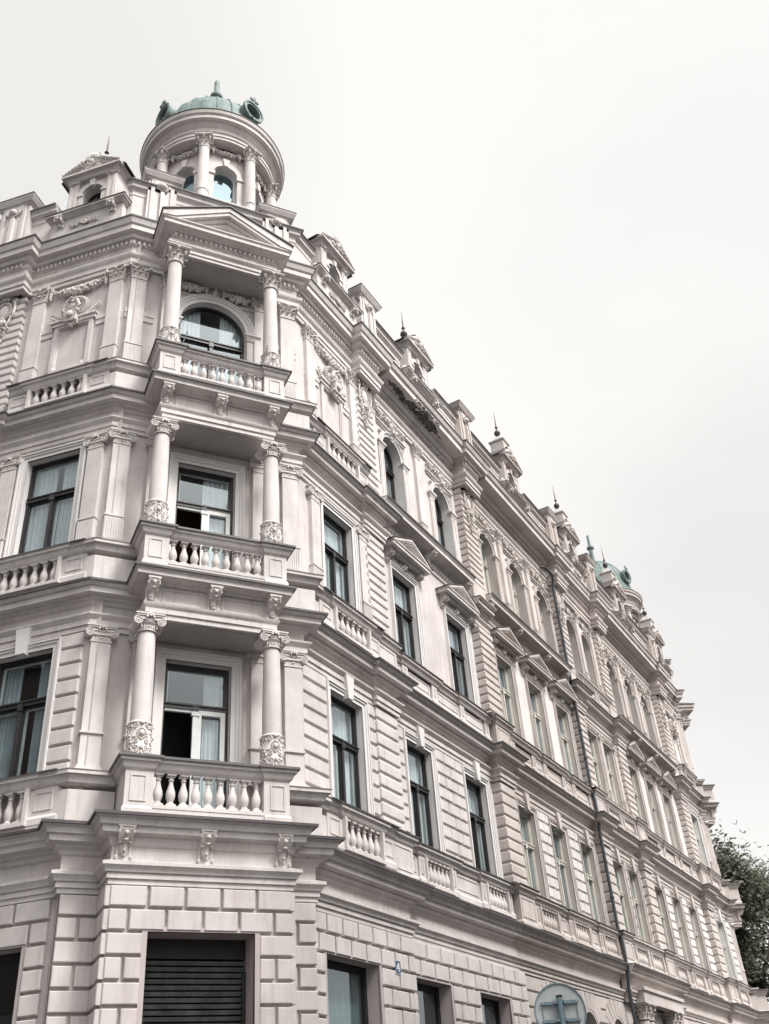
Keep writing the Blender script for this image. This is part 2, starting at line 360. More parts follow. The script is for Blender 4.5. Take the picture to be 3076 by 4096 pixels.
def A_corinth(w, d, round_=False):
    m = MB(); H = .44
    if round_:
        m.lathe([(w/2,0),(w/2+.02,.01),(w/2+.02,.03),(w/2,.04),(w/2-.005,.2),(w/2+.03,.33),(w/2+.07,.38),(0,.38)], seg=20)
        for k in range(8): a = k*math.pi/4+math.pi/8; leaf(m, math.sin(a)*w/2, -math.cos(a)*w/2, .035, .13, .15, .075, a)
        for k in range(8): a = k*math.pi/4; leaf(m, math.sin(a)*w/2, -math.cos(a)*w/2, .10, .13, .19, .10, a)
        for k in range(4):
            a = k*math.pi/2+math.pi/4; X, Y = math.sin(a)*(w/2+.1), -math.cos(a)*(w/2+.1)
            m.blob((X, Y, .33), (.045, .045, .05)); m.tube([(X*.6, Y*.6, .2), (X*.85, Y*.85, .29), (X*1.05, Y*1.05, .36)], .02, 5); m.blob((X*1.08, Y*1.08, .36), (.03, .03, .03))
            b = k*math.pi/2; m.blob((math.sin(b)*(w/2+.085), -math.cos(b)*(w/2+.085), .39), (.04, .04, .045))
        e = w/2+.1
        m.box(-e, e, -e, e, .385, .41); m.box(-e-.02, e+.02, -e-.02, e+.02, .41, .435)
    else:
        m.hexa([(-w/2,-d,0),(w/2,-d,0),(w/2,.02,0),(-w/2,.02,0),(-w/2-.05,-d-.05,.38),(w/2+.05,-d-.05,.38),(w/2+.05,.02,.38),(-w/2-.05,.02,.38)])
        m.box(-w/2-.02, w/2+.02, -d-.02, .02, 0, .03)
        for k in (-1, 0, 1): leaf(m, k*w*.36, -d, .035, .14, .15, .075, k*.25)
        for k in (-1.5, -.5, .5, 1.5): leaf(m, k*w*.28, -d-.005, .10, .12, .19, .10, k*.2)
        for s in (-1, 1): leaf(m, s*w/2, -d/2, .035, .1, .15, .07, s*math.pi/2); leaf(m, s*w/2, -d/2, .11, .1, .19, .09, s*math.pi/2)
        for s in (-1, 1):
            X, Y = s*(w/2+.075), -d-.085
            m.tube([(s*w*.15, -d-.03, .2), (s*w*.38, -d-.06, .3), (X, Y, .36)], .02, 5); m.blob((X, Y, .345), (.045, .035, .045)); m.blob((X-s*.01, Y-.02, .3), (.03, .03, .03))
        for i in range(5): a = i*2*math.pi/5; m.blob((.035*math.cos(a), -d-.1, .37+.035*math.sin(a)), (.022, .018, .022))
        m.blob((0, -d-.115, .37), .02)
        m.box(-w/2-.08, w/2+.08, -d-.08, .02, .385, .41); m.box(-w/2-.1, w/2+.1, -d-.1, .02, .41, .435)
    return m.mesh('corinthian', sharp=50)
def A_drum(r, h, seed):
    # ornate lower drum of a column
    rg = random.Random(seed); m = MB()
    m.lathe([(r,0),(r+.035,0),(r+.045,.02),(r+.035,.045),(r+.012,.06),(r+.012,h-.07),(r+.03,h-.06),(r+.035,h-.04),(r+.02,h-.02),(r,h-.0)], seg=24)
    rr = r+.012
    def on(a, z, o=0): return (math.sin(a)*(rr+o), -math.cos(a)*(rr+o), z)
    for q in range(4):
        a0 = q*math.pi/2; zc = h*.62
        for i in range(14):
            t = i*2*math.pi/14; m.blob(on(a0+.36*math.cos(t), zc+.095*math.sin(t), .008), .016)
        m.blob(on(a0, zc, .0), (.05, .05, .065))
        for s in (-1, 1):
            for (cz, R0, tn) in ((h*.2, .075, 1.6), (h*.42, .05, 1.3), (h*.85, .045, 1.2)):
                k = 14; pts = []
                for i in range(k+1):
                    t = i/k; R1 = R0*(1-.8*t); a = math.pi/2+s*t*tn*2*math.pi
                    pts.append(on(a0+s*.52+R1*math.cos(a)/rr, cz+R1*math.sin(a), .008))
                m.tube(pts, [.014*(1-.4*i/k) for i in range(k+1)], 5)
        for i in range(16):
            m.blob(on(a0+rg.uniform(-.75, .75), rg.uniform(.07, h-.07), .0), (rg.uniform(.012,.024),)*2+(rg.uniform(.014,.03),))
        m.blob(on(a0, h*.25, .01), (.03,.03,.04)); m.blob(on(a0, h*.12, .005), (.02,.02,.03)); m.blob(on(a0,h*.9,.01),(.035,.03,.03))
    return m.mesh('drum', sharp=60)
def A_festoon(w, sag, thick, seed, n=None, ends=True):
    rg = random.Random(seed); m = MB(); n = n or int(w/.055)
    for i in range(n+1):
        t = i/n*2-1; z = -sag*(1-t*t); th = thick*(.45+.75*(1-t*t))
        for k in range(5):
            a = rg.uniform(-1.3, 1.3); m.blob((t*w/2+rg.uniform(-.02,.02), -th*.45*math.cos(a)-.01, z+th*.55*math.sin(a)), [rg.uniform(.32,.52)*th*.62 for _ in range(3)])
        if i % 3 == 0: leaf(m, t*w/2, -.01, z-th*.55, .07, .09, .05, rg.uniform(-.5,.5))
    if ends:
        for s in (-1, 1):
            for k in range(5): a = k*1.256; m.blob((s*w/2+.04*math.cos(a), -.04, .03+.04*math.sin(a)), (.035,.025,.03))
            m.blob((s*w/2, -.06, .03), .025)
            for k in range(3): m.blob((s*(w/2+.01), -.04, -.06-k*.05), (.045-.008*k,.04,.045-.006*k))
    return m.mesh('festoon', sharp=70)
def scrolls(m, pts, y=-.03):
    for cx, cz, r, turns, flip, a0 in pts: m.spiral((cx, cz), r, turns, max(.011, r*.2), y, flip, a0)
def A_cartouche():
    # tall cartouche with a mask, about .75 wide and 1.55 high (z 0..1.55)
    rg = random.Random(5); m = MB(); cz = 1.08
    for i in range(28):
        t = i*2*math.pi/28; m.blob((.2*math.cos(t), -.045, cz+.27*math.sin(t)), (.028,.03,.03))
    m.blob((0, -.01, cz), (.175,.06,.24))
    for i in range(24):
        t = i*2*math.pi/24; m.blob((.155*math.cos(t), -.065, cz+.215*math.sin(t)), .012)
    for s in (-1, 1):
        scrolls(m, [(s*.27,cz+.3,.085,1.7,-s,math.pi/2*(1-s)), (s*.27,cz-.24,.08,1.7,s,0), (s*.2,cz-.42,.06,1.4,-s,0), (s*.13,cz+.4,.06,1.3,s,math.pi), (s*.15,.22,.06,1.5,s,0)], -.05)
        m.tube([(s*.28,-.04,cz+.24),(s*.31,-.05,cz),(s*.27,-.04,cz-.2)], .03, 6); m.tube([(s*.24,-.03,cz-.2),(s*.2,-.05,cz-.4),(s*.1,-.03,cz-.62)], .025, 6)
        leaf(m, s*.1, -.02, .28, .1, .14, .09, s*.6); leaf(m, s*.08, -.02, .12, .09, .12, .07, s*.4)
    for i in range(5): a = math.pi*i/4; m.blob((.1*math.cos(a), -.06, cz+.34+.09*math.sin(a)), (.04,.03,.045))
    m.blob((0,-.07,cz+.36),(.05,.04,.05))
    # mask
    z0 = cz-.42; m.blob((0,-.05,z0),(.085,.085,.11)); m.blob((0,-.135,z0-.005),(.015,.02,.03))
    for s in (-1,1): m.blob((s*.032,-.118,z0+.022),(.018,.015,.009)); m.blob((s*.045,-.105,z0-.02),(.024,.02,.024)); m.blob((s*.09,-.05,z0+.02),(.035,.05,.08))
    m.blob((0,-.125,z0-.047),(.028,.014,.008)); m.blob((0,-.115,z0-.082),(.026,.02,.02)); m.blob((0,-.06,z0+.1),(.09,.07,.04))
    for k in range(26): zz = rg.uniform(.0,.56); ww = .05+.15*min(1, zz/.3); m.blob((rg.uniform(-ww,ww), -.03, zz), [rg.uniform(.02,.045) for _ in range(3)])
    for k in range(4): m.blob((0,-.05,.12-k*.035),(.04-.006*k,.04,.035))
    return m.mesh('cartouche', sharp=60)
def A_wreath():
    # round wreath with a shield bursting out of it and palm branches; centre at 0,0
    rg = random.Random(9); m = MB()
    for i in range(40):
        t = i*2*math.pi/40
        for o in (-1, 0, 1): m.blob(((.29+o*.028)*math.cos(t), -.05-(.02 if o == 0 else 0), (.29+o*.028)*math.sin(t)), (.026,.03,.026))
    pts = [(.25*math.cos(i*math.pi/10), .25*math.sin(i*math.pi/10)) for i in range(20)]; m.prism(pts, -.02, .02)
    m.blob((0,-.07,-.02),(.15,.1,.17)); m.blob((.02,-.14,.05),(.07,.06,.05))
    m.tube([(-.14,-.12,-.1),(-.12,-.15,.08),(0,-.17,.15),(.12,-.15,.08),(.16,-.12,-.06)], .04, 6)
    scrolls(m, [(-.13,-.12,.07,1.5,1,0),(.14,-.1,.07,1.5,-1,math.pi),(.03,.06,.06,1.5,1,0)], -.16)
    # hanging shield
    m.hexa([(-.13,-.16,-.52),(.13,-.16,-.52),(.11,-.04,-.52),(-.11,-.04,-.52),(-.16,-.2,-.24),(.16,-.2,-.24),(.13,-.04,-.24),(-.13,-.04,-.24)])
    m.blob((0,-.19,-.36),(.09,.03,.09)); 
    for s in (-1,1): m.blob((s*.15,-.15,-.25),(.05,.06,.05)); m.blob((s*.12,-.14,-.5),(.04,.04,.04)); m.blob((s*.05,-.1,-.56),.04)
    m.blob((0,-.1,-.6),(.04,.04,.06))
    for s in (-1,1):
        for k in range(9):   # laurel sprays
            x = s*(.2+k*.045); z = -.33+.028*k+(.0 if k < 5 else .012*(k-5)); a = s*(.5+.05*k)
            for q in (-1,1):
                rot = Matrix.Rotation(-(s*.5+q*.75), 3, 'Y'); m.blob((x+s*.02, -.035, z+q*.04), (.055,.018,.02), rot)
        m.tube([(s*.18,-.03,-.35),(s*.4,-.04,-.27),(s*.58,-.03,-.1)], .012, 5)
    return m.mesh('wreath', sharp=60)
def A_scrollpanel(w, h, seed, mask=False):
    # dense scroll relief, z 0..h, centred x
    rg = random.Random(seed); m = MB()
    for s in (-1, 1):
        x = s*.16
        while abs(x) < w/2-.08:
            r = h*.26*rg.uniform(.8,1.1); z = h*(.35+.3*rg.random())
            m.spiral((x, z), r, 1.7, r*.22, -.04, s*(1 if rg.random()<.5 else -1), rg.uniform(0,6))
            for k in range(4): a = rg.uniform(0,6.28); m.blob((x+r*1.05*math.cos(a), -.03, z+r*1.05*math.sin(a)), (rg.uniform(.3,.5)*r*.7, .03, rg.uniform(.2,.4)*r*.8), Matrix.Rotation(a,3,'Y'))
            m.blob((x,-.05,z), r*.22); leaf(m, x+s*r*.8, -.01, z-r, r*.9, r*1.5, .06, rg.uniform(-.4,.4)); x += s*r*1.75
    if mask:
        z0 = h*.5; q = h*.36
        m.blob((0,-.05,z0),(q*.62,q*.7,q)); m.blob((0,-.05-q*.75,z0),(q*.13,q*.16,q*.25))
        for s in (-1,1): m.blob((s*q*.27,-.05-q*.58,z0+q*.2),(q*.17,q*.1,q*.08)); m.blob((s*q*.7,-.03,z0+q*.2),(q*.3,q*.4,q*.7))
        m.blob((0,-.05-q*.62,z0-q*.42),(q*.24,q*.12,q*.07)); m.blob((0,-.06,z0+q*.95),(q*.6,q*.5,q*.3))
    else:
        for i in range(16): t = i*math.pi/8; m.blob((.11*math.cos(t), -.045, h*.52+h*.34*math.sin(t)), (.022,.025,.025))
        m.blob((0,-.02,h*.52),(.09,.05,h*.29))
    return m.mesh('scroll', sharp=60)
def A_console(w, h, d, leafy=True):
    # S bracket: top projects d, z 0 (bottom) .. h (top)
    m = MB(); pr = []
    for i in range(15):
        t = i/14; z = h*(1-t); y = -(d*(.5+.5*math.cos(math.pi*min(1, t*1.25)))*.82 + d*.18*(1-t) + (.035*math.sin(math.pi*t*2.6)*(t > .35)))
        pr.append((min(y, -.03), z))
    m.xprism([(0.02, h)]+pr+[(0.02, 0)], -w*.36, w*.36)
    for s in (-1, 1):
        m.xprism([(0.02, h)]+[(y-.015, z) for y, z in pr]+[(0.02, 0)], s*w*.43-w*.07, s*w*.43+w*.07)

    m.box(-w*.58, w*.58, -d*1.06, .02, h, h+.035)
    for i in range(5): m.blob((-w*.3+i*w*.15, -d*.93, h-.03), (w*.07,.02,.03))
    m.blob((0,-d*.98,h*.82),(w*.16,.03,.04))
    leaf(m, 0, -d*.35, h*.18, w*.6, h*.5, d*.5, 0); leaf(m, 0, -.045, .03, w*.5, h*.3, .07, 0)
    for s in (-1,1): leaf(m, s*w*.2, -d*.25, h*.25, w*.35, h*.35, d*.4, s*.3); m.blob((s*w*.5, -d*.8, h-.07), (.02,.05,.05)); m.blob((s*w*.5,-.06,.06),(.018,.045,.045))
    return m.mesh('console', sharp=45)
def A_rosette(r=.07):
    m = MB()
    for k in range(6): a = k*math.pi/3; m.blob((r*.6*math.cos(a), -.03, r*.6*math.sin(a)), (r*.45,.03,r*.38), Matrix.Rotation(-a,3,'Y'))
    m.blob((0,-.055,0), r*.35); return m.mesh('rosette', sharp=60)
def A_gableorn(w, h):
    # relief of a gable: shell in the middle and leaves falling to both sides
    rg = random.Random(3); m = MB()
    for k in range(9):
        a = math.pi*(k+.5)/9; m.blob((.12*math.cos(a), -.05, h*.38+.15*math.sin(a)), (.03,.04,.1), Matrix.Rotation(math.pi/2-a,3,'Y'))
    for i in range(18): t = i*2*math.pi/18; m.blob((.11*math.cos(t), -.06, h*.36+.11*math.sin(t)), .02)
    m.blob((0,-.04,h*.36),(.085,.05,.085))
    for s in (-1,1):
        scrolls(m, [(s*.2,h*.3,.075,1.5,s,0)], -.05)
        for k in range(7):
            t = k/6; x = s*(.24+t*(w/2-.26)); z = h*.55*(1-t)+.02
            m.blob((x,-.04,z*.7+.02),(.085,.045,.06*(1.3-t)),Matrix.Rotation(s*.6,3,'Y')); leaf(m,x,-.03,z*.3,.12,.12*(1.3-t),.045,s*.9)
    return m.mesh('gableorn', sharp=60)
AS = {}
AS['baluster'] = A_baluster()
AS['ionic_p'] = A_ionic(.36, .12); AS['ionic_c'] = A_ionic(.33, 0, True)
AS['cor_p'] = A_corinth(.36, .12); AS['cor_c'] = A_corinth(.33, 0, True); AS['cor_t'] = A_corinth(.30, 0, True)
AS['drum'] = A_drum(.178, .68, 1); AS['drum2'] = A_drum(.182, .62, 4)
AS['fest_big'] = A_festoon(.72, .10, .17, 2); AS['fest_bay'] = A_festoon(1.45, .13, .13, 8); AS['fest_t'] = A_festoon(.75, .08, .10, 4)
AS['cartouche'] = A_cartouche(); AS['wreath'] = A_wreath()
AS['scroll_arch'] = A_scrollpanel(1.45, .50, 11); AS['scroll_mask'] = A_scrollpanel(1.35, .30, 12, True); AS['scroll_box'] = A_scrollpanel(.9, .26, 13)
AS['scroll_low'] = A_scrollpanel(.75, .16, 14); AS['scroll_cart'] = A_scrollpanel(.8, .42, 15, True)
AS['console_b'] = A_console(.2, .42, .30); AS['console_g'] = A_console(.2, .5, .24); AS['console_s'] = A_console(.15, .3, .22); AS['console_h'] = A_console(.13, .24, .34)
AS['rosette'] = A_rosette(); AS['gableorn'] = A_gableorn(1.4, .62)
# ------------------------------------------------------------------ architecture helpers
L1, L2, L3, L4 = 6.6, 11.1, 15.75, 21.2          # lips of the four cornices
def pathw(fr, pts):
    q = [fr.P(x, y)[:2] for x, y in pts]
    det = fr.a[0]*fr.a[3]-fr.a[1]*fr.a[2]
    return q if det > 0 else q[::-1]
def outline(xc, hw, z0, z1, rise=0, n=18):
    if not rise: return [(xc-hw, z0), (xc-hw, z1), (xc+hw, z1), (xc+hw, z0)]
    return [(xc-hw, z0)]+[(xc-hw*math.cos(math.pi*i/n), z1-rise+rise*math.sin(math.pi*i/n)) for i in range(n+1)]+[(xc+hw, z0)]
def ring(mb, fr, outer, inner, y0, y1, closed=False):
    n = len(outer); a = len(mb.v)
    mb.v += [fr.P(x, y0, z) for x, z in outer]+[fr.P(x, y0, z) for x, z in inner]+[fr.P(x, y1, z) for x, z in outer]+[fr.P(x, y1, z) for x, z in inner]
    for i in range(n if closed else n-1):
        j = (i+1) % n
        mb.f += [(a+i, a+j, a+n+j, a+n+i), (a+n+i, a+n+j, a+3*n+j, a+3*n+i), (a+2*n+i, a+2*n+j, a+j, a+i)]
def reveal(mb, fr, pts, y0, y1, bottom=True):
    n = len(pts); a = len(mb.v); mb.v += [fr.P(x, y0, z) for x, z in pts]+[fr.P(x, y1, z) for x, z in pts]
    for i in range(n if bottom else n-1): j = (i+1) % n; mb.f.append((a+i, a+j, a+n+j, a+n+i))
def wall(mb, fr, x0, x1, z0, z1, y, ops=()):
    # ops: (xc, hw, oz0, oz1, rise)
    xs = sorted({x0, x1}|{o[0]-o[1] for o in ops}|{o[0]+o[1] for o in ops}); xs = [x for x in xs if x0-1e-6 <= x <= x1+1e-6]
    zs = sorted({z0, z1}|{max(z0, o[2]) for o in ops}|{min(z1, o[3]) for o in ops})
    for i in range(len(xs)-1):
        for j in range(len(zs)-1):
            cx, cz = (xs[i]+xs[i+1])/2, (zs[j]+zs[j+1])/2
            if any(abs(cx-o[0]) < o[1] and o[2] < cz < o[3] for o in ops): continue
            mb.poly([fr.P(xs[i], y, zs[j]), fr.P(xs[i+1], y, zs[j]), fr.P(xs[i+1], y, zs[j+1]), fr.P(xs[i], y, zs[j+1])])
    for o in ops:
        if o[4]:
            pts = outline(o[0], o[1], o[2], o[3], o[4]); arc = pts[1:-1]
            for (xa, za), (xb, zb) in zip(arc[:-1], arc[1:]): mb.poly([fr.P(xa, y, za), fr.P(xb, y, zb), fr.P(xb, y, o[3]), fr.P(xa, y, o[3])])
def window(fr, parent, xc, hw, z0, z1, y, rise=0, dp=.13, wood='darkwood', case='white', cw=.17, crn=0, seed=0, trans=.62, mull=True, openl=None, gl='glass', room='room', plain=False, curt='curtain', sill=True, case_z0=None):
    rg = random.Random(seed*7+3)
    if curt == 'curtain': curt = rg.choice(['curtain', 'curtain', 'curtain2', 'curtain3'])
    cz0 = z0 if case_z0 is None else case_z0
    c = MB()
    if not plain:
        for a, b, o in ((0, cw*.62, .04), (cw*.5, cw*.86, .065), (cw*.8, cw, .09)):
            ring(c, fr, outline(xc, hw+b, cz0, z1+b, rise+b if rise else 0), outline(xc, hw+a, cz0, z1+a, rise+a if rise else 0), y-o, y)
    else:
        ring(c, fr, outline(xc, hw+cw, cz0, z1+cw, rise+cw if rise else 0), outline(xc, hw, cz0, z1, rise), y-.05, y)
    reveal(c, fr, outline(xc, hw, z0, z1, rise), y-.04, y+dp+.12)
    W = part('window', c, case, parent)
    f = MB(); yy = y+dp; b = .06
    o0 = outline(xc, hw, z0, z1, rise); o1 = outline(xc, hw-b, z0+b, z1-b, max(.01, rise-b) if rise else 0)
    ring(f, fr, o0, o1, yy, yy+.09); f.box(xc-hw, xc+hw, yy, yy+.09, z0, z0+b, fr)
    zt = z0+(z1-z0)*trans
    panes = []
    if trans < 1:
        f.box(xc-hw+b*.5, xc+hw-b*.5, yy-.03, yy+.08, zt, zt+.10, fr); f.box(xc-hw+b*.5, xc+hw-b*.5, yy-.055, yy+.08, zt+.07, zt+.10, fr)
        if mull:
            f.box(xc-.035, xc+.035, yy-.025, yy+.08, z0+b, zt, fr); f.box(xc-.055, xc+.055, yy-.045, yy+.0, zt-.07, zt+.1, fr)
        panes = [(xc-hw+b, xc-.035, z0+b, zt), (xc+.035, xc+hw-b, z0+b, zt)] if mull else [(xc-hw+b, xc+hw-b, z0+b, zt)]
        if not rise: panes.append((xc-hw+b, xc+hw-b, zt+.1, z1-b))
    else: panes = [(xc-hw+b, xc+hw-b, z0+b, z1-b)] if not rise else []
    gp = MB(); s2 = MB()
    for k, (xa, xb, za, zb) in enumerate(panes):
        if openl is not None and k == openl: continue
        q = .028
        ring(f, fr, [(xa,za),(xa,zb),(xb,zb),(xb,za)], [(xa+q,za+q),(xa+q,zb-q),(xb-q,zb-q),(xb-q,za+q)], yy+.02, yy+.06, True)
        g = rg.uniform(-.010, .010); g2 = rg.uniform(-.012, .012)
        gp.poly([fr.P(xa, yy+.045+g, za), fr.P(xb, yy+.045-g, za), fr.P(xb, yy+.045-g+g2, zb), fr.P(xa, yy+.045+g+g2, zb)])
        ring(s2, fr, [(xa-.01,za-.01),(xa-.01,zb+.01),(xb+.01,zb+.01),(xb+.01,za-.01)], [(xa+.06,za+.06),(xa+.06,zb-.06),(xb-.06,zb-.06),(xb-.06,za+.06)], yy+.085, yy+.11, True)
    if rise:
        zl = zt+.1 if trans < 1 else z0+b
        pts = [p for p in outline(xc, hw-b, z0+b, z1-b, max(.01, rise-b)) if p[1] > zl]
        pts = [(pts[0][0], zl)]+pts+[(pts[-1][0], zl)]
        gp.poly([fr.P(x, yy+.045, z) for x, z in pts])
    if openl is not None:
        wf = MB(); xa, xb, za, zb = panes[1]
        ring(wf, fr, [(xa,za),(xa,zb),(xb,zb),(xb,za)], [(xa+.085,za+.1),(xa+.085,zb-.085),(xb-.085,zb-.085),(xb-.085,za+.1)], yy-.03, yy+.04, True); wf.box(xc-.045, xc+.05, yy-.045, yy+.02, z0, zt-.02, fr); wf.box(xc-.07, xc+.075, yy-.06, yy+.02, zt-.12, zt-.04, fr); wf.box(panes[0][0], xc, yy-.01, yy+.05, zt-.05, zt, fr)
        part('open_sash', wf, 'inner', W); W['label'] = 'window with one lower sash standing open onto a dim room'
    part('frame', f, wood, W); part('pane', gp, gl, W)
    if s2.f: part('inner_sash', s2, 'inner', W)
    if curt:
        cu = MB(); n = 26; top = z1-.05; gap = rg.choice([0, 0, .12, .3])
        for side in (-1, 1):
            xa, xb = (xc-hw, xc-gap*hw) if side < 0 else (xc+gap*hw, xc+hw)
            if openl is not None and side < 0: continue
            for i in range(n):
                ta, tb = i/n, (i+1)/n; wa = .025*math.sin(ta*n*1.3+rg.random()*.3); wb = .025*math.sin(tb*n*1.3)
                cu.poly([fr.P(xa+(xb-xa)*ta, yy+.16+wa, z0), fr.P(xa+(xb-xa)*tb, yy+.16+wb, z0), fr.P(xa+(xb-xa)*tb, yy+.16+wb, top), fr.P(xa+(xb-xa)*ta, yy+.16+wa, top)])
        part('curtain', cu, curt, W)
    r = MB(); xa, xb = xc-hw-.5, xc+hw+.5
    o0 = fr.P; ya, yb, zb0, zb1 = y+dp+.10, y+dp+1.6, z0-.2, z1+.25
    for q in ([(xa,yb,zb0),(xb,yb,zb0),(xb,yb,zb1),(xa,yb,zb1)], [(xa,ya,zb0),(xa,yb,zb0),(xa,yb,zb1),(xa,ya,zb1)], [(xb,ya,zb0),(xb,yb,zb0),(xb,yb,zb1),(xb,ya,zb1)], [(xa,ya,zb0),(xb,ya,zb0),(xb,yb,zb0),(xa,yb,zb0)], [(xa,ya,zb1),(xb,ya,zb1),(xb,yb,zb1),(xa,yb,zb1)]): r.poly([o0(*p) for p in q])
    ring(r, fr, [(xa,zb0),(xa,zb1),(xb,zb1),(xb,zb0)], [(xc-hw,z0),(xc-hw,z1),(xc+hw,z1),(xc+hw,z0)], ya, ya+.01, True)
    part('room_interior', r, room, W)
    return W
def frac_bands(mb, fr, x0, x1, z0, z1, y, pitch, ops=(), th=.055, gap=.05, joints=()):
    n = max(1, round((z1-z0)/pitch)); p = (z1-z0)/n
    for i in range(n):
        za, zb = z0+i*p+gap/2, z0+(i+1)*p-gap/2; segs = [(x0, x1)]
        for o in ops:
            if o[2] < zb and o[3] > za:
                ns = []
                for a, b in segs:
                    if o[1]+o[0] <= a or o[0]-o[1] >= b: ns.append((a, b)); continue
                    if o[0]-o[1] > a: ns.append((a, o[0]-o[1]))
                    if o[0]+o[1] < b: ns.append((o[0]+o[1], b))
                segs = ns
        for a, b in segs:
            cuts = [a]+[j for j in joints[i % len(joints)] if a+.12 < j < b-.12]+[b] if joints else [a, b]
            for c, d in zip(cuts[:-1], cuts[1:]):
                mb.cbox(c+(gap/3 if c > a else 0), d-(gap/3 if d < b else 0), y-th, y, za, zb, .016, fr)
def blocks(mb, fr, x0, x1, z0, z1, y, ops=(), pitch=.34, ln=.66, th=.08, gap=.05):
    n = max(1, round((z1-z0)/pitch)); p = (z1-z0)/n
    for i in range(n):
        za, zb = z1-(i+1)*p+gap/2, z1-i*p-gap/2; segs = [(x0, x1)]
        for o in ops:
            if o[2] < zb-.05 and o[3] > za+.12:
                ns = []
                for a, b in segs:
                    if o[1]+o[0] <= a or o[0]-o[1] >= b: ns.append((a, b)); continue
                    if o[0]-o[1] > a: ns.append((a, o[0]-o[1]))
                    if o[0]+o[1] < b: ns.append((o[0]+o[1], b))
                segs = ns
        for a, b in segs:
            if b-a < .06: continue
            m_ = max(1, round((b-a)/ln)); q = (b-a)/m_
            cuts = [a+k*q for k in range(m_+1)]
            if i % 2 and b-a > ln*.8: cuts = [a]+[a+(k+.5)*q for k in range(m_)]+[b]
            for c, d in zip(cuts[:-1], cuts[1:]): mb.cbox(c+(gap/2 if c > a+.01 else 0), d-(gap/2 if d < b-.01 else 0), y-th, y, za, zb, .013, fr)
def quoin(mb, fr, x0, x1, z0, z1, y, yw, pitch):
    mb.box(x0+.03, x1-.03, y+.035, yw, z0, z1, fr)
    n = max(1, round((z1-z0)/pitch)); p = (z1-z0)/n; g = .055; c = .028
    for i in range(n):
        za, zb = z0+i*p+g/2, z0+(i+1)*p-g/2
        mb.box(x0-.015, x1+.015, y, yw-.004, za+c, zb-c, fr)
        mb.hexa([fr.P(x0,y+.02,za),fr.P(x1,y+.02,za),fr.P(x1,yw-.008,za),fr.P(x0,yw-.008,za),fr.P(x0-.015,y,za+c),fr.P(x1+.015,y,za+c),fr.P(x1+.015,yw-.008,za+c),fr.P(x0-.015,yw-.008,za+c)])
        mb.hexa([fr.P(x0-.015,y,zb-c),fr.P(x1+.015,y,zb-c),fr.P(x1+.015,yw-.008,zb-c),fr.P(x0-.015,yw-.008,zb-c),fr.P(x0,y+.02,zb),fr.P(x1,y+.02,zb),fr.P(x1,yw-.008,zb),fr.P(x0,yw-.008,zb)])
def pr_low(L): return [(-.1,5.62),(.05,5.62),(.05,5.70),(.08,5.70),(.08,5.79),(.11,5.79),(.13,5.84),(.17,5.88),(.17,5.93),(.03,5.98),(.03,L-.42),(.07,L-.40),(.09,L-.34),(.16,L-.31),(.16,L-.28),(.27,L-.25),(.29,L-.16),(.33,L-.15),(.35,L-.06),(.42,L-.02),(.42,L),(-.1,L)]
def pr_mid(L): return [(-.1,L-.86),(.05,L-.86),(.05,L-.76),(.08,L-.76),(.08,L-.66),(.13,L-.61),(.15,L-.58),(.15,L-.55),(.03,L-.53),(.03,L-.36),(.07,L-.34),(.10,L-.29),(.17,L-.27),(.17,L-.23),(.30,L-.21),(.30,L-.10),(.34,L-.09),(.40,L-.02),(.40,L),(-.1,L)]
def pr_top(L): return [(-.1,L-1.35),(.07,L-1.35),(.07,L-1.23),(.10,L-1.23),(.10,L-1.1),(.15,L-1.05),(.17,L-1.0),(.17,L-.97),(.05,L-.95),(.05,L-.66),(.09,L-.64),(.09,L-.5),(.19,L-.48),(.22,L-.42),(.22,L-.38),(.34,L-.36),(.34,L-.2),(.38,L-.18),(.44,L-.03),(.44,L),(-.1,L)]
def pr_deep(L): return [(-.1,L-1.35),(.07,L-1.35),(.07,L-1.23),(.10,L-1.23),(.10,L-1.1),(.15,L-1.05),(.17,L-1.0),(.17,L-.97),(.05,L-.95),(.05,L-.72),(.09,L-.70),(.09,L-.6),(.22,L-.56),(.30,L-.46),(.30,L-.42),(.66,L-.40),(.66,L-.2),(.72,L-.17),(.78,L-.03),(.78,L),(-.1,L)]
def pr_rail(z): return [(.0,z-.24),(.02,z-.24),(.02,z-.2),(.06,z-.17),(.08,z-.10),(.13,z-.08),(.13,z-.03),(.15,z),(-.2,z)]
def flashp(o, L): return [(-.1,L+.06),(o+.018,L+.014),(o+.018,L-.032),(o-.02,L-.032)]
def flat(path): return [a for a in path]
def dentils(mb, path, o0, o1, z0, z1, w=.06, gap=.06):
    for a, b in zip(path[:-1], path[1:]):
        a, b = Vector(a), Vector(b); d = b-a; ln = d.length
        if ln < .5: continue
        t = d.normalized(); n = Vector((t.y, -t.x)); fr = Fr((t.x, -n.x, t.y, -n.y), a)
        k = int((ln+o1)/(w+gap))
        for i in range(k): x = (i+.3)*(w+gap)-o1*.5; mb.box(x, x+w, -o1, -o0, z0, z1, fr)
def balustrade(fr, parent, x0, x1, y, z0, z1, n, m, wallm=None, jamb=.09):
    # an open section between piers: bottom strip, jambs and n balusters
    b = MB(); b.box(x0, x1, y-.12, y+.10, z0, z0+.06, fr); b.box(x0, x0+jamb, y-.11, y+.09, z0+.06, z1, fr); b.box(x1-jamb, x1, y-.11, y+.09, z0+.06, z1, fr)
    P = part('balustrade', b, m, parent); sp = (x1-x0-2*jamb)/n; h = z1-z0-.06
    for i in range(n): inst('baluster', AS['baluster'], m, P, fr.Mx(x0+jamb+(i+.5)*sp, y, z0+.06, 1.0, 1.0, h/.46))
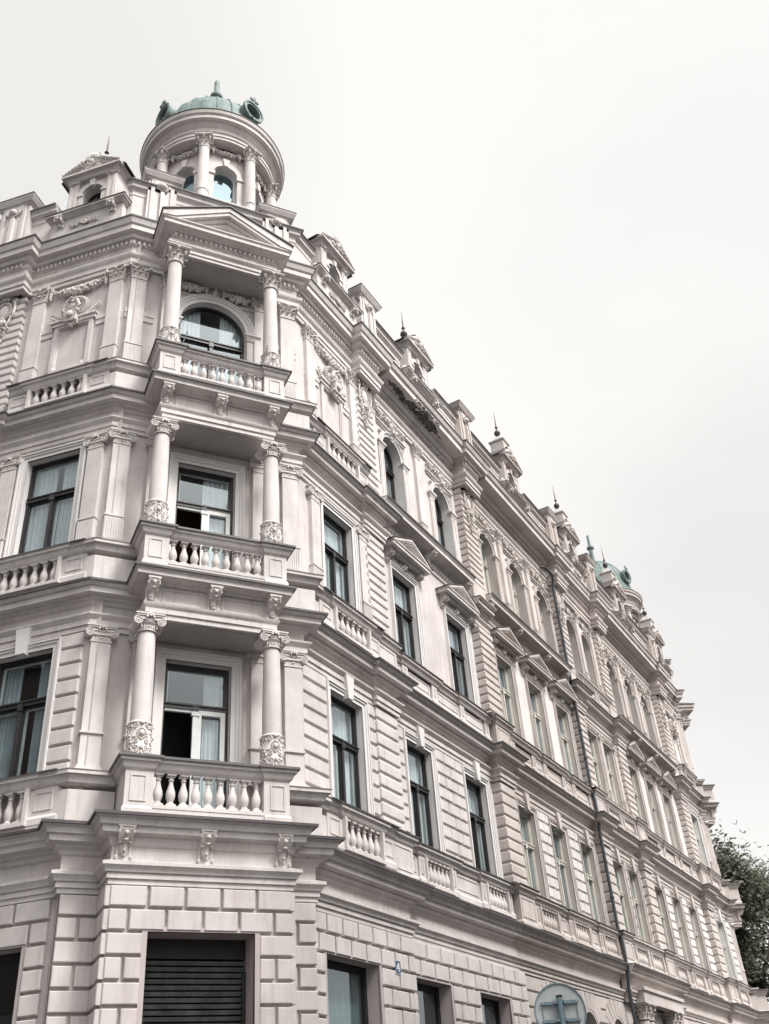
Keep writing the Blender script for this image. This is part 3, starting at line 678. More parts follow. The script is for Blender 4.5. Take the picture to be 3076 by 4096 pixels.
def pier(mb, fr, x0, x1, y0, y1, z0, z1, panel=True):
    # pedestal block with a base and a framed sunk panel
    mb.box(x0, x1, y0, y1, z0, z1, fr); mb.box(x0-.03, x1+.03, y0-.03, y1, z0, z0+.10, fr)
    mb.hexa([fr.P(x0-.03,y0-.03,z0+.10),fr.P(x1+.03,y0-.03,z0+.10),fr.P(x1+.03,y1,z0+.10),fr.P(x0-.03,y1,z0+.10),fr.P(x0,y0,z0+.15),fr.P(x1,y0,z0+.15),fr.P(x1,y1,z0+.15),fr.P(x0,y1,z0+.15)])
    if panel and x1-x0 > .2:
        xa, xb, za, zb = x0+.08, x1-.08, z0+.22, z1-.06
        ring(mb, fr, [(xa,za),(xa,zb),(xb,zb),(xb,za)], [(xa+.025,za+.025),(xa+.025,zb-.025),(xb-.025,zb-.025),(xb-.025,za+.025)], y0-.014, y0, True)
def pilaster(fr, parent, xc, w, y, proj, z0, z1, kind, m, om, flute=True):
    # shaft from z0 to z1, capital above
    b = MB(); b.box(xc-w/2-.05, xc+w/2+.05, y-proj-.04, y, z0, z0+.07, fr); b.box(xc-w/2-.025, xc+w/2+.025, y-proj-.02, y, z0+.07, z0+.12, fr)
    b.box(xc-w/2, xc+w/2, y-proj, y, z0+.12, z1, fr)
    if flute:
        zt = z0+.62; b.box(xc-w/2-.03, xc+w/2+.03, y-proj-.035, y-.001, zt+.04, zt+.075, fr); b.box(xc-w/2-.015, xc+w/2+.015, y-proj-.018, y-.001, z0+.12, zt+.04, fr)
        for i in range(8):
            x = xc-w/2+.01+(i+.0)*(w-.02)/7; b.box(x-.012, x+.012, y-proj-.03, y-proj-.017, z0+.14, zt, fr)
    else:
        b.box(xc-w/2-.03, xc+w/2+.03, y-proj-.035, y-.001, z0+.68, z0+.715, fr)
    P = part('pilaster', b, m, parent)
    a = AS['ionic_p'] if kind == 'i' else AS['cor_p']
    inst('capital', a, om, P, fr.Mx(xc, y, z1, w/.36, proj/.12, 1)); return P
def hood(fr, parent, xc, hw, y, z0, rise, proj, m, om, tym):
    # triangular window pediment standing on two consoles over a carved frieze
    b = MB(); b.box(xc-hw+.12, xc+hw-.12, y-proj*.6, y, z0-.07, z0, fr); b.box(xc-hw, xc+hw, y-proj, y, z0, z0+.09, fr); b.box(xc-hw-.03, xc+hw+.03, y-proj-.03, y, z0+.09, z0+.12, fr)
    za = z0+.12
    for s in (-1, 1):
        for t, dy in ((0, 0), (.05, .02), (.10, .05)):
            o = b
            pts = [(xc+s*(hw+.03), za-t), (xc, za+rise-t), (xc, za+rise-t-.07), (xc+s*(hw+.03)-s*.02, za-t-.02)]
            pts = [(xc+s*(hw+.04), za-.005-t*.2), (xc, za+rise-t), (xc, za+rise-t-.08), (xc+s*(hw-.12-t), za-.005)]
            if s > 0: pts = pts[::-1]
            o.prism(pts, y-proj-.04+dy, y, fr)
    b.prism([(xc-hw+.1, za-.01), (xc+hw-.1, za-.01), (xc, za+rise-.1)], y-.04, y, fr)
    P = part('window_pediment', b, m, parent)
    for s in (-1, 1): inst('console', AS['console_s'], om, P, fr.Mx(xc+s*(hw-.22), y, z0-.38, 1, 1, 1))
    inst('relief', AS['scroll_mask'], om, P, fr.Mx(xc, y-.02, z0-.36, (hw*2-.7)/1.35, 1.2, .95))
    t = MB()
    for s in (-1, 1):
        pts = [(xc+s*(hw+.06), za+.012), (xc, za+rise+.015), (xc, za+rise+.0), (xc+s*(hw+.06), za-.002)]
        if s > 0: pts = pts[::-1]
        t.prism(pts, y-proj-.06, y, fr)
    part('flashing', t, tym, P)
def attic_pier(fr, parent, xc, hw, y, z0, z1, m, om, fl='flash'):
    b = MB(); b.box(xc-hw, xc+hw, y, y+.5, z0, z1-.2, fr); b.box(xc-hw-.05, xc+hw+.05, y-.05, y+.5, z0, z0+.13, fr)
    b.frustum(xc-hw-.02, xc+hw+.02, y-.02, y+.55, z1-.2, z1-.14, .05, .05, fr); b.frustum(xc-hw-.09, xc+hw+.09, y-.09, y+.6, z1-.14, z1-.02, .07, .07, fr)
    b.box(xc-hw-.16, xc+hw+.16, y-.16, y+.7, z1-.02, z1+.02, fr)
    # bracket panel: sunk rectangle, arched drop and disc
    xa, xb, za, zb = xc-hw*.72, xc+hw*.72, z0+.2, z1-.22
    b.box(xa-.03, xa+.06, y-.04, y, za, zb, fr); b.box(xb-.06, xb+.03, y-.04, y, za, zb, fr)
    b.prism([(xa, zb), (xb, zb)]+[(xc+(hw*.62)*math.cos(t), zb-.04-(hw*.75)*math.sin(t)) for t in [k*math.pi/12 for k in range(13)]], y-.055, y, fr)
    b.blob(fr.P(xc, y-.06, zb-.22), (.11, .11, .10)); b.box(xc-.05, xc+.05, y-.08, y, za+.12, zb-.42, fr); b.blob(fr.P(xc, y-.07, za+.13), .06)
    for i in range(16): t = i*math.pi/8; b.blob(fr.P(xc+.14*math.cos(t), y-.06, zb-.22+.14*math.sin(t)), .022)
    P = part('attic_pier', b, m, parent); t = MB(); t.box(xc-hw-.175, xc+hw+.175, y-.175, y+.72, z1+.02, z1+.045, fr); part('flashing', t, fl, P)
def finial(fr, parent, x, y, z, s=1):
    b = MB(); c = fr.P(x, y, z)
    b.lathe([(.11*s,0),(.05*s,.05),(.04*s,.14*s),(.055*s,.16*s),(.10*s,.21*s),(.125*s,.29*s),(.10*s,.37*s),(.04*s,.42*s),(.03*s,.45*s),(.025*s,.54*s),(.06*s,.56*s),(.06*s,.58*s),(.025*s,.60*s),(.022*s,.75*s),(.004,1.35*s)], c, 12)
    part('finial', b, 'rust', parent)
def dormer(fr, parent, xc, y, m, om, wood, spire=True, tan=False):
    # attic dormer: aedicule with arched window, gable, relief and metal finial
    z0, zb, ze, za = 21.25, 22.0, 23.48, 24.3
    b = MB(); hw = .68
    b.box(xc-.98, xc+.98, y-.05, y+.6, z0-.2, zb-.12, fr); b.frustum(xc-1.0, xc+1.0, y-.08, y+.6, zb-.12, zb-.05, .06, .10, fr); b.box(xc-1.1, xc+1.1, y-.22, y+.6, zb-.05, zb, fr)
    ops = [(xc, .3, zb+.12, zb+1.05, .3)]
    wall(b, fr, xc-hw, xc+hw, zb, ze, y+.06, ops)
    for s in (-1, 1):
        b.poly([fr.P(xc+s*hw, y+.06, zb), fr.P(xc+s*hw, y+1.6, zb), fr.P(xc+s*hw, y+1.6, ze), fr.P(xc+s*hw, y+.06, ze)])
        x = xc+s*(hw-.14); b.box(x-.13, x+.13, y-.02, y+.06, zb, ze-.16, fr); b.box(x-.16, x+.16, y-.05, y+.06, ze-.22, ze-.16, fr); b.box(x-.16, x+.16, y-.05, y+.06, zb, zb+.08, fr)
        ring(b, fr, [(x-.085,zb+.14),(x-.085,ze-.28),(x+.085,ze-.28),(x+.085,zb+.14)], [(x-.06,zb+.165),(x-.06,ze-.305),(x+.06,ze-.305),(x+.06,zb+.165)], y-.035, y-.02, True)
        b.blob(fr.P(x, y-.05, ze-.2), (.06,.04,.05))
        # volute shoulder
        for k in range(8): t = k/7; b.blob(fr.P(xc+s*(hw+.05+.25*t), y+.1, zb+.08+.32*(1-t)**2), (.06,.06,.06))
        b.blob(fr.P(xc+s*(hw+.28), y+.02, zb+.12), (.12,.12,.12))
        b.box(xc+s*.33-.06, xc+s*.33+.06, y+.0, y+.06, zb, zb+.75, fr) ; b.box(xc+s*.33-.075, xc+s*.33+.075, y-.03, y+.06, zb+.72, zb+.78, fr)
    ring(b, fr, outline(xc, .42, zb+.78, zb+1.17, .39), outline(xc, .3, zb+.78, zb+1.05, .27), y-.01, y+.06)
    b.prism([(xc-.05, zb+1.0), (xc+.05, zb+1.0), (xc+.075, zb+1.22), (xc-.075, zb+1.22)], y-.06, y+.06, fr)
    reveal(b, fr, outline(xc, .3, zb+.12, zb+1.05, .3), y+.06, y+.4)
    b.frustum(xc-hw-.02, xc+hw+.02, y-.06, y+1.6, ze-.16, ze-.06, .06, .06, fr); b.box(xc-hw-.16, xc+hw+.16, y-.2, y+1.6, ze-.06, ze, fr)
    b.prism([(xc-hw-.12, ze), (xc+hw+.12, ze), (xc, za-.06)], y-.02, y+1.6, fr)
    D = part('dormer', b, m, parent)
    inst('relief', AS['gableorn'], om, D, fr.Mx(xc, y-.08, ze+.0, 1.12, 1.8, 1.38))
    inst('relief', AS['scroll_box'], om, D, fr.Mx(xc, y-.05, z0+.18, 1, 1, 1.1))
    for s in (-1, 1): inst('console', AS['console_h'], om, D, fr.Mx(xc+s*.72, y-.04, z0+.3, 1.3, .6, 1.3))
    g = MB(); pts = outline(xc, .3, zb+.12, zb+1.05, .3); g.poly([fr.P(x, y+.3, z) for x, z in pts]); part('pane', g, 'glass', D)
    k = MB(); k.box(xc-.5, xc+.5, y+.62, y+.64, zb, zb+1.2, fr); part('room_interior', k, 'curtain2', D)
    f = MB(); ring(f, fr, outline(xc, .3, zb+.12, zb+1.05, .3), outline(xc, .255, zb+.16, zb+1.0, .255), y+.26, y+.31); f.box(xc-.02, xc+.02, y+.26, y+.31, zb+.14, zb+1.0, fr); part('frame', f, wood, D)
    t = MB()
    for s in (-1, 1):
        pts = [(xc+s*(hw+.25), ze-.015), (xc, za+.035), (xc, za+.002), (xc+s*(hw+.25), ze-.035)]
        if s > 0: pts = pts[::-1]
        t.prism(pts, y-.06, y+1.65, fr)
    t.box(xc-1.12, xc+1.12, y-.24, y+.5, zb, zb+.02, fr)
    part('roof', t, 'flash', D)
    if tan:   # stepped plinth under the finial
        q = MB(); q.box(xc-.26, xc+.26, y-.02, y+.5, za-.25, za+.22, fr); q.frustum(xc-.3, xc+.3, y-.06, y+.54, za+.22, za+.27, .02, .02, fr); q.frustum(xc-.22, xc+.22, y+.02, y+.46, za+.27, za+.55, -.1, -.1, fr); part('finial_plinth', q, om, D)
        finial(fr, D, xc, y+.24, za+.5, 1.0)
    elif spire: finial(fr, D, xc, y+.35, za-.03, 1.0)
# ------------------------------------------------------------------ the corner building
def inter(fr, y, X=None, Y=None):
    # point of the wall line (fr, y) at world X or Y  (C frame is the world frame)
    a, b, c, d = fr.a; bx, by = fr.b
    if X is not None: s = (X-b*y-bx)/a; return s
    return (Y-d*y-by)/c
YL, YR, YC = 13.72, 9.92, 16.40
XC = 4.19
def loc_(fr, p):   # world point -> (s, y) in the frame (frame is orthonormal)
    a, b, c, d = fr.a; x, y = p[0]-fr.b[0], p[1]-fr.b[1]; return (a*x+c*y, b*x+d*y)

def turret(parent, fr0, cx, cy, full=True, far=False, m='plaster', om='orn', tm='trim', oc=24):
    C = fr0.P(cx, cy)[:2]; c3 = (C[0], C[1], 0); A0 = fr0.ang(); zf = 23.35
    b = MB()
    b.lathe([(1.86,21.2),(1.86,23.0),(1.92,23.02),(1.92,23.12),(1.7,23.12),(1.66,23.2),(1.66,23.42),(1.40,23.42)], c3, 48)
    part_w = MB(); fk = []
    for k in range(8):
        an = A0+k*math.pi/4; c, s = math.cos(an), math.sin(an)
        f = Fr((c, -s, s, c), C); fk.append((k, f))
        wall(part_w, f, -.60, .60, zf, 26.1, -1.42, [(0, .33, zf+.12, 25.35, .33)])
    b.add(part_w)
    for k, f in fk:
        if full: ring(b, f, outline(0, .47, 24.75, 25.35+.14, .47), outline(0, .33, 24.75, 25.35, .33), -1.49, -1.42); b.prism([(-.06,25.3),(.06,25.3),(.095,25.6),(-.095,25.6)], -1.55, -1.42, f)
        for s in (-1, 1): b.box(s*.43-.1, s*.43+.1, -1.50, -1.42, zf+.05, 24.85, f); b.box(s*.43-.125, s*.43+.125, -1.54, -1.42, 24.85, 24.98, f)
        reveal(b, f, outline(0, .33, zf+.12, 25.35, .33), -1.42, -1.02)
    T = part('turret', b, m, parent)
    e = MB()
    e.lathe([(1.5,26.08),(1.80,26.08),(1.80,26.18),(1.83,26.18),(1.83,26.28),(1.87,26.31),(1.80,26.35),(1.80,26.54),(1.84,26.56),(1.88,26.62),(1.92,26.64),(1.92,26.68),(2.04,26.70),(2.04,26.82),(2.09,26.86),(2.12,26.95),(2.12,26.99),(1.7,27.04)], c3, 72)
    part('cornice', e, tm, T)
    fl = MB(); fl.lathe([(1.7,27.045),(2.14,26.995),(2.14,26.975),(2.12,26.97)], c3, 72); part('flashing', fl, 'flash', T)
    for k, f in fk:
        an = A0+(k+.5)*math.pi/4; f2 = Fr((math.cos(an), -math.sin(an), math.sin(an), math.cos(an)), C)
        q = MB(); pr = [(.2,zf-.15),(.2,zf-.05),(.18,zf),(.165,zf+.02)] + [(.165, 23.75),(.185,23.77),(.185,23.81),(.16,23.83),(.155,24.6),(.14,25.66)]
        q.lathe(pr, f2.P(0, -1.73), 18); P = part('column', q, tm, T)
        inst('capital', AS['cor_t'], om, P, f2.Mx(0, -1.73, 25.64, .92, .92, 1.0))
        g = MB(); g.poly([f.P(x, -1.22, z) for x, z in outline(0, .33, zf+.12, 25.35, .33)]); 
        W = MB(); ring(W, f, outline(0, .33, zf+.12, 25.35, .33), outline(0, .285, zf+.12, 25.3, .285), -1.25, -1.20); P2 = part('window', W, 'curtain' if not far else 'inner', T)
        part('pane', g, 'glassblue', P2)
        k2 = MB(); k2.poly([f.P(-.36, -1.05, zf), f.P(.36, -1.05, zf), f.P(.36, -1.05, 25.5), f.P(-.36, -1.05, 25.5)]); part('blind', k2, 'curtain2', P2)
        if full:
            inst('festoon', AS['fest_t'], om, T, f.Mx(0, -1.50, 25.93))
            lt = MB()
            for i in (-1, 0, 1):
                x = i*.27; o = [(x+.1*math.cos(t), 23.27+.15*math.sin(t)) for t in [j*math.pi/8 for j in range(17)]]; n_ = [(x+.07*math.cos(t), 23.27+.115*math.sin(t)) for t in [j*math.pi/8 for j in range(17)]]
                ring(lt, f, o, n_, -1.76, -1.67, True); lt.blob(f.P(x, -1.7, 23.27), (.05,.05,.08))
            for i in range(4): x = -.405+i*.27; lt.box(x-.03, x+.03, -1.75, -1.66, 23.12, 23.42, f)
            lt.box(-.62, .62, -1.80, -1.6, 23.42, 23.47, f); lt.box(-.62, .62, -1.78, -1.6, 23.08, 23.12, f)
            part('parapet_tracery', lt, om, T)
    d = MB(); zb = 27.03; a_, h_ = 1.70, 2.42
    prof = [(2.03,zb),(2.03,zb+.06),(1.95,zb+.10),(1.95,zb+.2),(1.80,zb+.24),(1.74,zb+.26)]+[(a_*math.cos(t), zb+.26+h_*math.sin(t)) for t in [j*math.pi/2/14 for j in range(14)]]
    prof = [p for p in prof if p[0] > .3]+[(.3,zb+.26+h_*.985),(.34,zb+2.69),(.24,zb+2.75),(.15,zb+2.82),(.13,zb+3.0),(.12,zb+3.68),(.19,zb+3.72),(.21,zb+3.78),(.19,zb+3.86),(.11,zb+3.92),(.095,zb+3.98),(.085,zb+4.6),(.07,zb+4.65),(0,zb+4.67)]
    d.lathe(prof, c3, 64)
    D = part('dome', d, 'copper', T)
    rb = MB()
    for k in range(24):
        a = k*math.pi/12+.05; pts = [(C[0]+(a_+.012)*math.cos(t)*math.cos(a), C[1]+(a_+.012)*math.cos(t)*math.sin(a), zb+.26+(h_+.012)*math.sin(t)) for t in [j*math.pi/2/15 for j in range(14)]]
        rb.tube(pts, .026, 5)
    part('standing_seams', rb, 'copper', D)
    for aa in (oc, oc+96, oc+180, oc+264):
        an = A0+R(aa); f = Fr((math.cos(an), -math.sin(an), math.sin(an), math.cos(an)), C); zo = 28.15
        q = MB(); n = 24
        for r0, r1, ya, yb in ((.34, .26, -1.80, -1.0), (.38, .32, -1.83, -1.76)):
            ring(q, f, [(r0*math.cos(t), zo+r0*math.sin(t)*1.08) for t in [j*2*math.pi/n for j in range(n+1)]], [(r1*math.cos(t), zo+r1*math.sin(t)*1.08) for t in [j*2*math.pi/n for j in range(n+1)]], ya, yb)
        for k in range(7): t = math.pi*(.5+(k-3)*.07); q.blob(f.P(.42*math.cos(t)*.5, -1.83, zo+.5+(.1 if k == 3 else 0)), (.035,.03,.08))
        for s in (-1, 1): q.blob(f.P(s*.12, -1.81, zo-.38), (.08,.04,.05))
        q.blob(f.P(0, -1.82, zo-.4), (.06,.04,.08))
        O = part('oculus', q, 'copper', D); k = MB(); k.poly([f.P(.3*math.cos(j*2*math.pi/n), -1.5, zo+.3*math.sin(j*2*math.pi/n)) for j in range(n)]); part('pane', k, 'black', O)

def console_row(fr, parent, xs, y, z, kind, om, s=(1, 1, 1)):
    for x in xs: inst('console', AS[kind], om, parent, fr.Mx(x, y, z, *s))

def chamfer(root, fr, lfr, rfr, ly, ry, near, m, tm, om, wood):
    """the cut-off corner with its three balconies. fr: frame of the corner wall"""
    x0, x1 = XC-2.05, XC+2.06
    # ground storey
    g = MB(); op0 = (XC, .83, 0, 4.96, 0)
    wall(g, fr, XC-1.42, XC+1.42, -.1, 6.3, 15.55, [op0])
    for s in (-1, 1):
        g.poly([fr.P(XC+s*1.42, 15.55, -.1), fr.P(XC+s*1.42, 16.2, -.1), fr.P(XC+s*1.42, 16.2, 6.3), fr.P(XC+s*1.42, 15.55, 6.3)])
    g.poly([fr.P(x0, 16.2, -.1), fr.P(XC-1.42, 16.2, -.1), fr.P(XC-1.42, 16.2, 6.4), fr.P(x0, 16.2, 6.4)]); g.poly([fr.P(XC+1.42, 16.2, -.1), fr.P(x1+.03, 16.2, -.1), fr.P(x1+.03, 16.2, 6.4), fr.P(XC+1.42, 16.2, 6.4)])
    g.poly([fr.P(x1+.03, 16.2, -.1), fr.P(x1+.03, 16.9, -.1), fr.P(x1+.03, 16.9, 6.4), fr.P(x1+.03, 16.2, 6.4)])
    g.poly([fr.P(x0-.01, 16.2, -.1), fr.P(x0-.01, 16.9, -.1), fr.P(x0-.01, 16.9, 6.4), fr.P(x0-.01, 16.2, 6.4)])
    # upper walls with the loggia doors
    wall(g, fr, x0, x1, L1-.3, 21.2, YC, [(XC, .62, L1, 9.85, 0), (XC, .62, L2, 14.4, 0), (XC, .80, L3, 19.35, .80)])
    g.poly([fr.P(x1, YC, L1-.3), fr.P(x1, YC+.5, L1-.3), fr.P(x1, YC+.5, 21.2), fr.P(x1, YC, 21.2)])
    part('corner_wall', g, m, root)
    r = MB(); blocks(r, fr, XC-1.42, XC+1.42, -.05, 5.62, 15.55, [(XC, .91, 0, 5.03, 0)], ln=.58)
    blocks(r, fr, x0, XC-1.44, -.05, 5.62, 16.2, ln=.46); blocks(r, fr, XC+1.44, x1+.03, -.05, 5.62, 16.2, ln=.46)
    for s in (-1, 1):   # side faces of the central block
        f2 = Fr((fr.a[1]*s, fr.a[0]*-s, fr.a[3]*s, fr.a[2]*-s), fr.P(XC+s*1.42, 0)[:2])
        sf = Fr((fr.a[1], -s*fr.a[0], fr.a[3], -s*fr.a[2]), fr.P(XC+s*1.42, 0)[:2])
        blocks(r, sf, 15.55-.05, 16.17, -.05, 5.62, 0, ln=.7)
    part('rusticated_blocks', r, m, root)
    if near:
        W = MB(); ring(W, fr, outline(XC, .91, 0, 5.03), outline(XC, .83, 0, 4.96), 15.49, 15.56); reveal(W, fr, outline(XC, .83, 0, 4.96), 15.5, 16.1)
        W = part('shop_window', W, 'pinkreveal', root)
        s_ = MB(); z = 0.; 
        while z < 4.66:
            s_.hexa([fr.P(XC-.83,15.99,z),fr.P(XC+.83,15.99,z),fr.P(XC+.83,16.03,z),fr.P(XC-.83,16.03,z),fr.P(XC-.83,15.955,z+.055),fr.P(XC+.83,15.955,z+.055),fr.P(XC+.83,16.03,z+.055),fr.P(XC-.83,16.03,z+.055)]); z += .085
        part('roller_shutter', s_, 'shutter', W)
        q = MB(); q.box(XC-.83, XC+.83, 15.97, 16.1, 4.68, 4.96, fr); q.box(XC-.83, XC-.77, 15.93, 16.05, 0, 4.5, fr); q.box(XC+.77, XC+.83, 15.93, 16.05, 0, 4.5, fr); part('shutter_box', q, 'black', W)
    # mouldings on the corner wall beside the balconies (left piece and right piece)
    for L, pr, px, sl, yy in ((L1, pr_low, 1.40, .03, 16.2), (L2, pr_mid, 1.14, 0, YC), (L3, pr_mid, 1.14, 0, YC), (L4, pr_top, 1.2, 0, YC)):
        # central U over / under the balcony
        yf = {L1: 15.55, L2: 15.60, L3: 15.60, L4: 15.62}[L]
        b = MB(); P = pathw(fr, [(XC-px, yy), (XC-px, yf), (XC+px, yf), (XC+px, yy)]) if L != L1 else pathw(fr, [(XC-1.42, yy), (XC-1.42, yf), (XC+1.42, yf), (XC+1.42, yy)])
        if L == L4:
            b.sweep([(-.1,19.82),(.07,19.82),(.07,19.91),(.10,19.91),(.10,20.0),(.15,20.04),(.17,20.07),(.17,20.1),(.05,20.12),(.05,20.32),(.09,20.34),(.09,20.43),(.19,20.45),(.22,20.49),(.34,20.51),(.34,20.60),(.38,20.64),(.38,20.67),(-.1,20.69)], P)
            dentils(b, P, .09, .15, 20.35, 20.43)
            hw, zt, za, yb = px+.40, 20.66, 21.55, YC+.6
            for s in (-1, 1):
                for t, dy in ((0, 0), (.11, .03), (.20, .13), (.30, .22)):
                    pts = [(XC+s*hw, zt+.14-t*.45), (XC, za-t), (XC, za-t-.14), (XC+s*(hw-.25-t), zt-.01)]
                    if t == 0: pts = [(XC+s*hw, zt-.0), (XC+s*hw, zt+.16), (XC, za), (XC, za-.14), (XC+s*(hw-.3), zt+.04)]
                    if s > 0: pts = pts[::-1]
                    b.prism(pts, yf-.40+dy, yb, fr)
                k = 0   # dentils below the raking cornice
                for i in range(13):
                    x = .1+i*.105; z = za-.36-(x/hw)*(za-zt-.14)
                    if z > zt+.08: b.box(XC+s*x-.027, XC+s*x+.027, yf-.19, yf-.1, z-.07, z+.01, fr)
            b.prism([(XC-hw+.3, zt-.01), (XC+hw-.3, zt-.01), (XC, za-.3)], yf-.06, yf+.2, fr)
            for s in (-1,1): b.box(XC+s*(px-.02)-.15, XC+s*(px-.02)+.13, yf-.072, yf, 20.16, 20.29, fr)
            b.box(XC-.78, XC+.78, yf-.07, yf, 20.16, 20.29, fr)
            b.box(XC-px, XC+px, yf, YC, 20.0, 20.6, fr)
            E = part('portico_pediment', b, tm, root)
            t = MB()
            for s in (-1, 1):
                pts = [(XC+s*(hw+.03), zt+.135), (XC+s*(hw+.03), zt+.175), (XC, za+.035), (XC, za+.002)]
                if s > 0: pts = pts[::-1]
                t.prism(pts, yf-.44, yb, fr)
            part('flashing', t, 'flash', E)
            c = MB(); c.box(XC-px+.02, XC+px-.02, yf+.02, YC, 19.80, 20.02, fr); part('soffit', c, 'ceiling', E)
        else:
            prf = pr(L)
            if L == L1: prf = [(o-.05 if (z > 6.2 and o > .1) else o, z) for o, z in prf]
            else: prf = [(-.1,L-.9),(.06,L-.9),(.06,L-.80),(.09,L-.80),(.09,L-.70),(.13,L-.66),(.14,L-.62),(.02,L-.60),(.02,L-.22),(.08,L-.20),(.10,L-.16),(.32,L-.15),(.32,L-.08),(.37,L-.02),(.37,L),(-.1,L)]
            b.sweep(prf, P); b.box(XC-px, XC+px, yf, YC+.0, L-.5, L-.005, fr)
            if L != L1:   # panelled frieze
                for a_, b_ in ((XC-.93, XC-.18), (XC+.18, XC+.93)): ring(b, fr, [(a_,L-.56),(a_,L-.26),(b_,L-.26),(b_,L-.56)], [(a_+.03,L-.53),(a_+.03,L-.29),(b_-.03,L-.29),(b_-.03,L-.53)], yf-.045, yf-.02, True)
            E = part('balcony_slab', b, tm, root); t = MB(); t.sweep(flashp(.37, L), P); part('flashing', t, 'flash', E)
            if L == L1: console_row(fr, E, (XC-1.28, XC, XC+1.28), yf-.02, L-.66, 'console_g', om, (1.15, 1, .96))
            else:
                console_row(fr, E, (XC-px+.0, XC, XC+px-.0), yf-.02, L-.64, 'console_b', om, (1, .92, 1.0))
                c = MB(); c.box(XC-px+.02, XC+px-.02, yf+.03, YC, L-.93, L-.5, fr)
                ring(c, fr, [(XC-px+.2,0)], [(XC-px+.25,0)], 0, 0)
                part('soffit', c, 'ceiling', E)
        pL = [(x0+sl*0, yy), (XC-px+.02, yy)]; pR = [(XC+px-.02, yy), (x1+sl, yy)]
    # balconies
    for L, zr, n in ((L1, 7.55, 9), (L2, 12.02, 9), (L3, 16.64, 9)):
        b = MB(); yf = 15.34
        lo = L+.02
        b.box(XC-1.37, XC+1.37, yf+.0, yf+.26, lo, L+.14, fr)
        for s in (-1, 1):
            pier(b, fr, XC+s*1.16-.21, XC+s*1.16+.21, yf, yf+.52, lo, zr-.22)
            xs = sorted((XC+s*1.34, XC+s*1.08)); b.box(xs[0], xs[1], yf+.5, YC, lo, zr-.22, fr)
            xa = XC+s*1.34; y_a, y_b = yf+.62, YC-.1
        P = pathw(fr, [(XC-1.33, YC), (XC-1.33, yf+.56), (XC-1.37, yf+.56), (XC-1.37, yf), (XC-.95, yf), (XC-.95, yf+.04), (XC+.95, yf+.04), (XC+.95, yf), (XC+1.37, yf), (XC+1.37, yf+.56), (XC+1.33, yf+.56), (XC+1.33, YC)])
        b.sweep([(.0,zr-.22),(.02,zr-.2),(.05,zr-.17),(.07,zr-.10),(.11,zr-.08),(.11,zr-.03),(.13,zr),(-.25,zr)], P)
        B = part('balcony_parapet', b, tm, root)
        t = MB(); t.sweep([(-.25,zr+.014),(.145,zr+.012),(.15,zr-.03)], P, ends=False); part('flashing', t, 'flash', B)
        balustrade(fr, root, XC-.95, XC+.95, yf+.11, L+.14, zr-.20, n, tm, jamb=.03)
        # free-standing columns
        top = {L1: 9.88, L2: 14.34, L3: 19.42}[L]
        for s in (-1, 1) if near else ():
            q = MB(); zc = zr+.02; dh = .66
            q.lathe([(.205,zc),(.205,zc+.03),(.19,zc+.04)], fr.P(XC+s*1.15, 15.60), 28)
            q.lathe([(.172,zc+dh),(.172,zc+1.1),(.168,zc+1.4),(.150,top)], fr.P(XC+s*1.15, 15.60), 28)
            K = part('column', q, tm, root)
            inst('ornate_drum', AS['drum' if L == L1 else 'drum2'], om, K, fr.Mx(XC+s*1.15, 15.60, zc+.02, 1, 1, (dh-.02)/(.68 if L == L1 else .62)))
            inst('capital', AS['cor_c' if L == L3 else 'ionic_c'], om, K, fr.Mx(XC+s*1.15, 15.60, top, .98, .98, 1.0))
        # pilasters on the corner wall
        for s in (-1, 1):
            pt = {L1: 9.97, L2: 14.5, L3: 19.42}[L]
            pilaster(fr, root, XC+s*1.82, .35, YC, .12, zr+.02, pt, 'c' if L == L3 else 'i', tm, om, flute=(L != L1))
            pilaster(fr, root, XC+s*1.12, .26, YC, .10, zr+.02, pt, 'c' if L == L3 else 'i', tm, om, flute=False)
    # loggia doors
    window(fr, root, XC, .62, L1, 9.85, YC, wood=wood, openl=0, seed=21, room='black', curt='curtain2', cw=.19, trans=.73)
    window(fr, root, XC, .62, L2, 14.4, YC, wood=wood, openl=0, seed=22, room='brownroom', curt='curtain2', cw=.19, trans=.70)
    window(fr, root, XC, .80, L3, 19.35, YC, rise=.80, wood=wood, seed=24, cw=.22, trans=.66, case_z0=18.5, curt='curtain2')
    b = MB()
    for s in (-1, 1): x = XC+s*.95; b.box(x-.13, x+.13, YC-.06, YC, L3, 18.42, fr); b.frustum(x-.14, x+.14, YC-.08, YC, 18.36, 18.5, .04, .04, fr); b.box(x-.2, x+.2, YC-.14, YC, 18.5, 18.56, fr)
    for s, xa, xb in ((-1, x0, XC-1.4), (1, XC+1.4, x1)): b.box(xa, xb, YC-.05, YC, 18.35, 18.5, fr); b.box(xa, xb, YC-.03, YC, 18.2, 18.35, fr)
    b.box(XC-1.0, XC+1.0, YC-.03, YC, 19.42, 19.5, fr)
    part('impost_moulding', b, tm, root)
    inst('mask_relief', AS['scroll_cart'], om, root, fr.Mx(XC, YC-.03, 19.48, .45, 1, .78))
    for s in (-1, 1): inst('festoon', AS['fest_big'], om, root, fr.Mx(XC+s*.58, YC-.03, 19.73, 1, 1, .95))

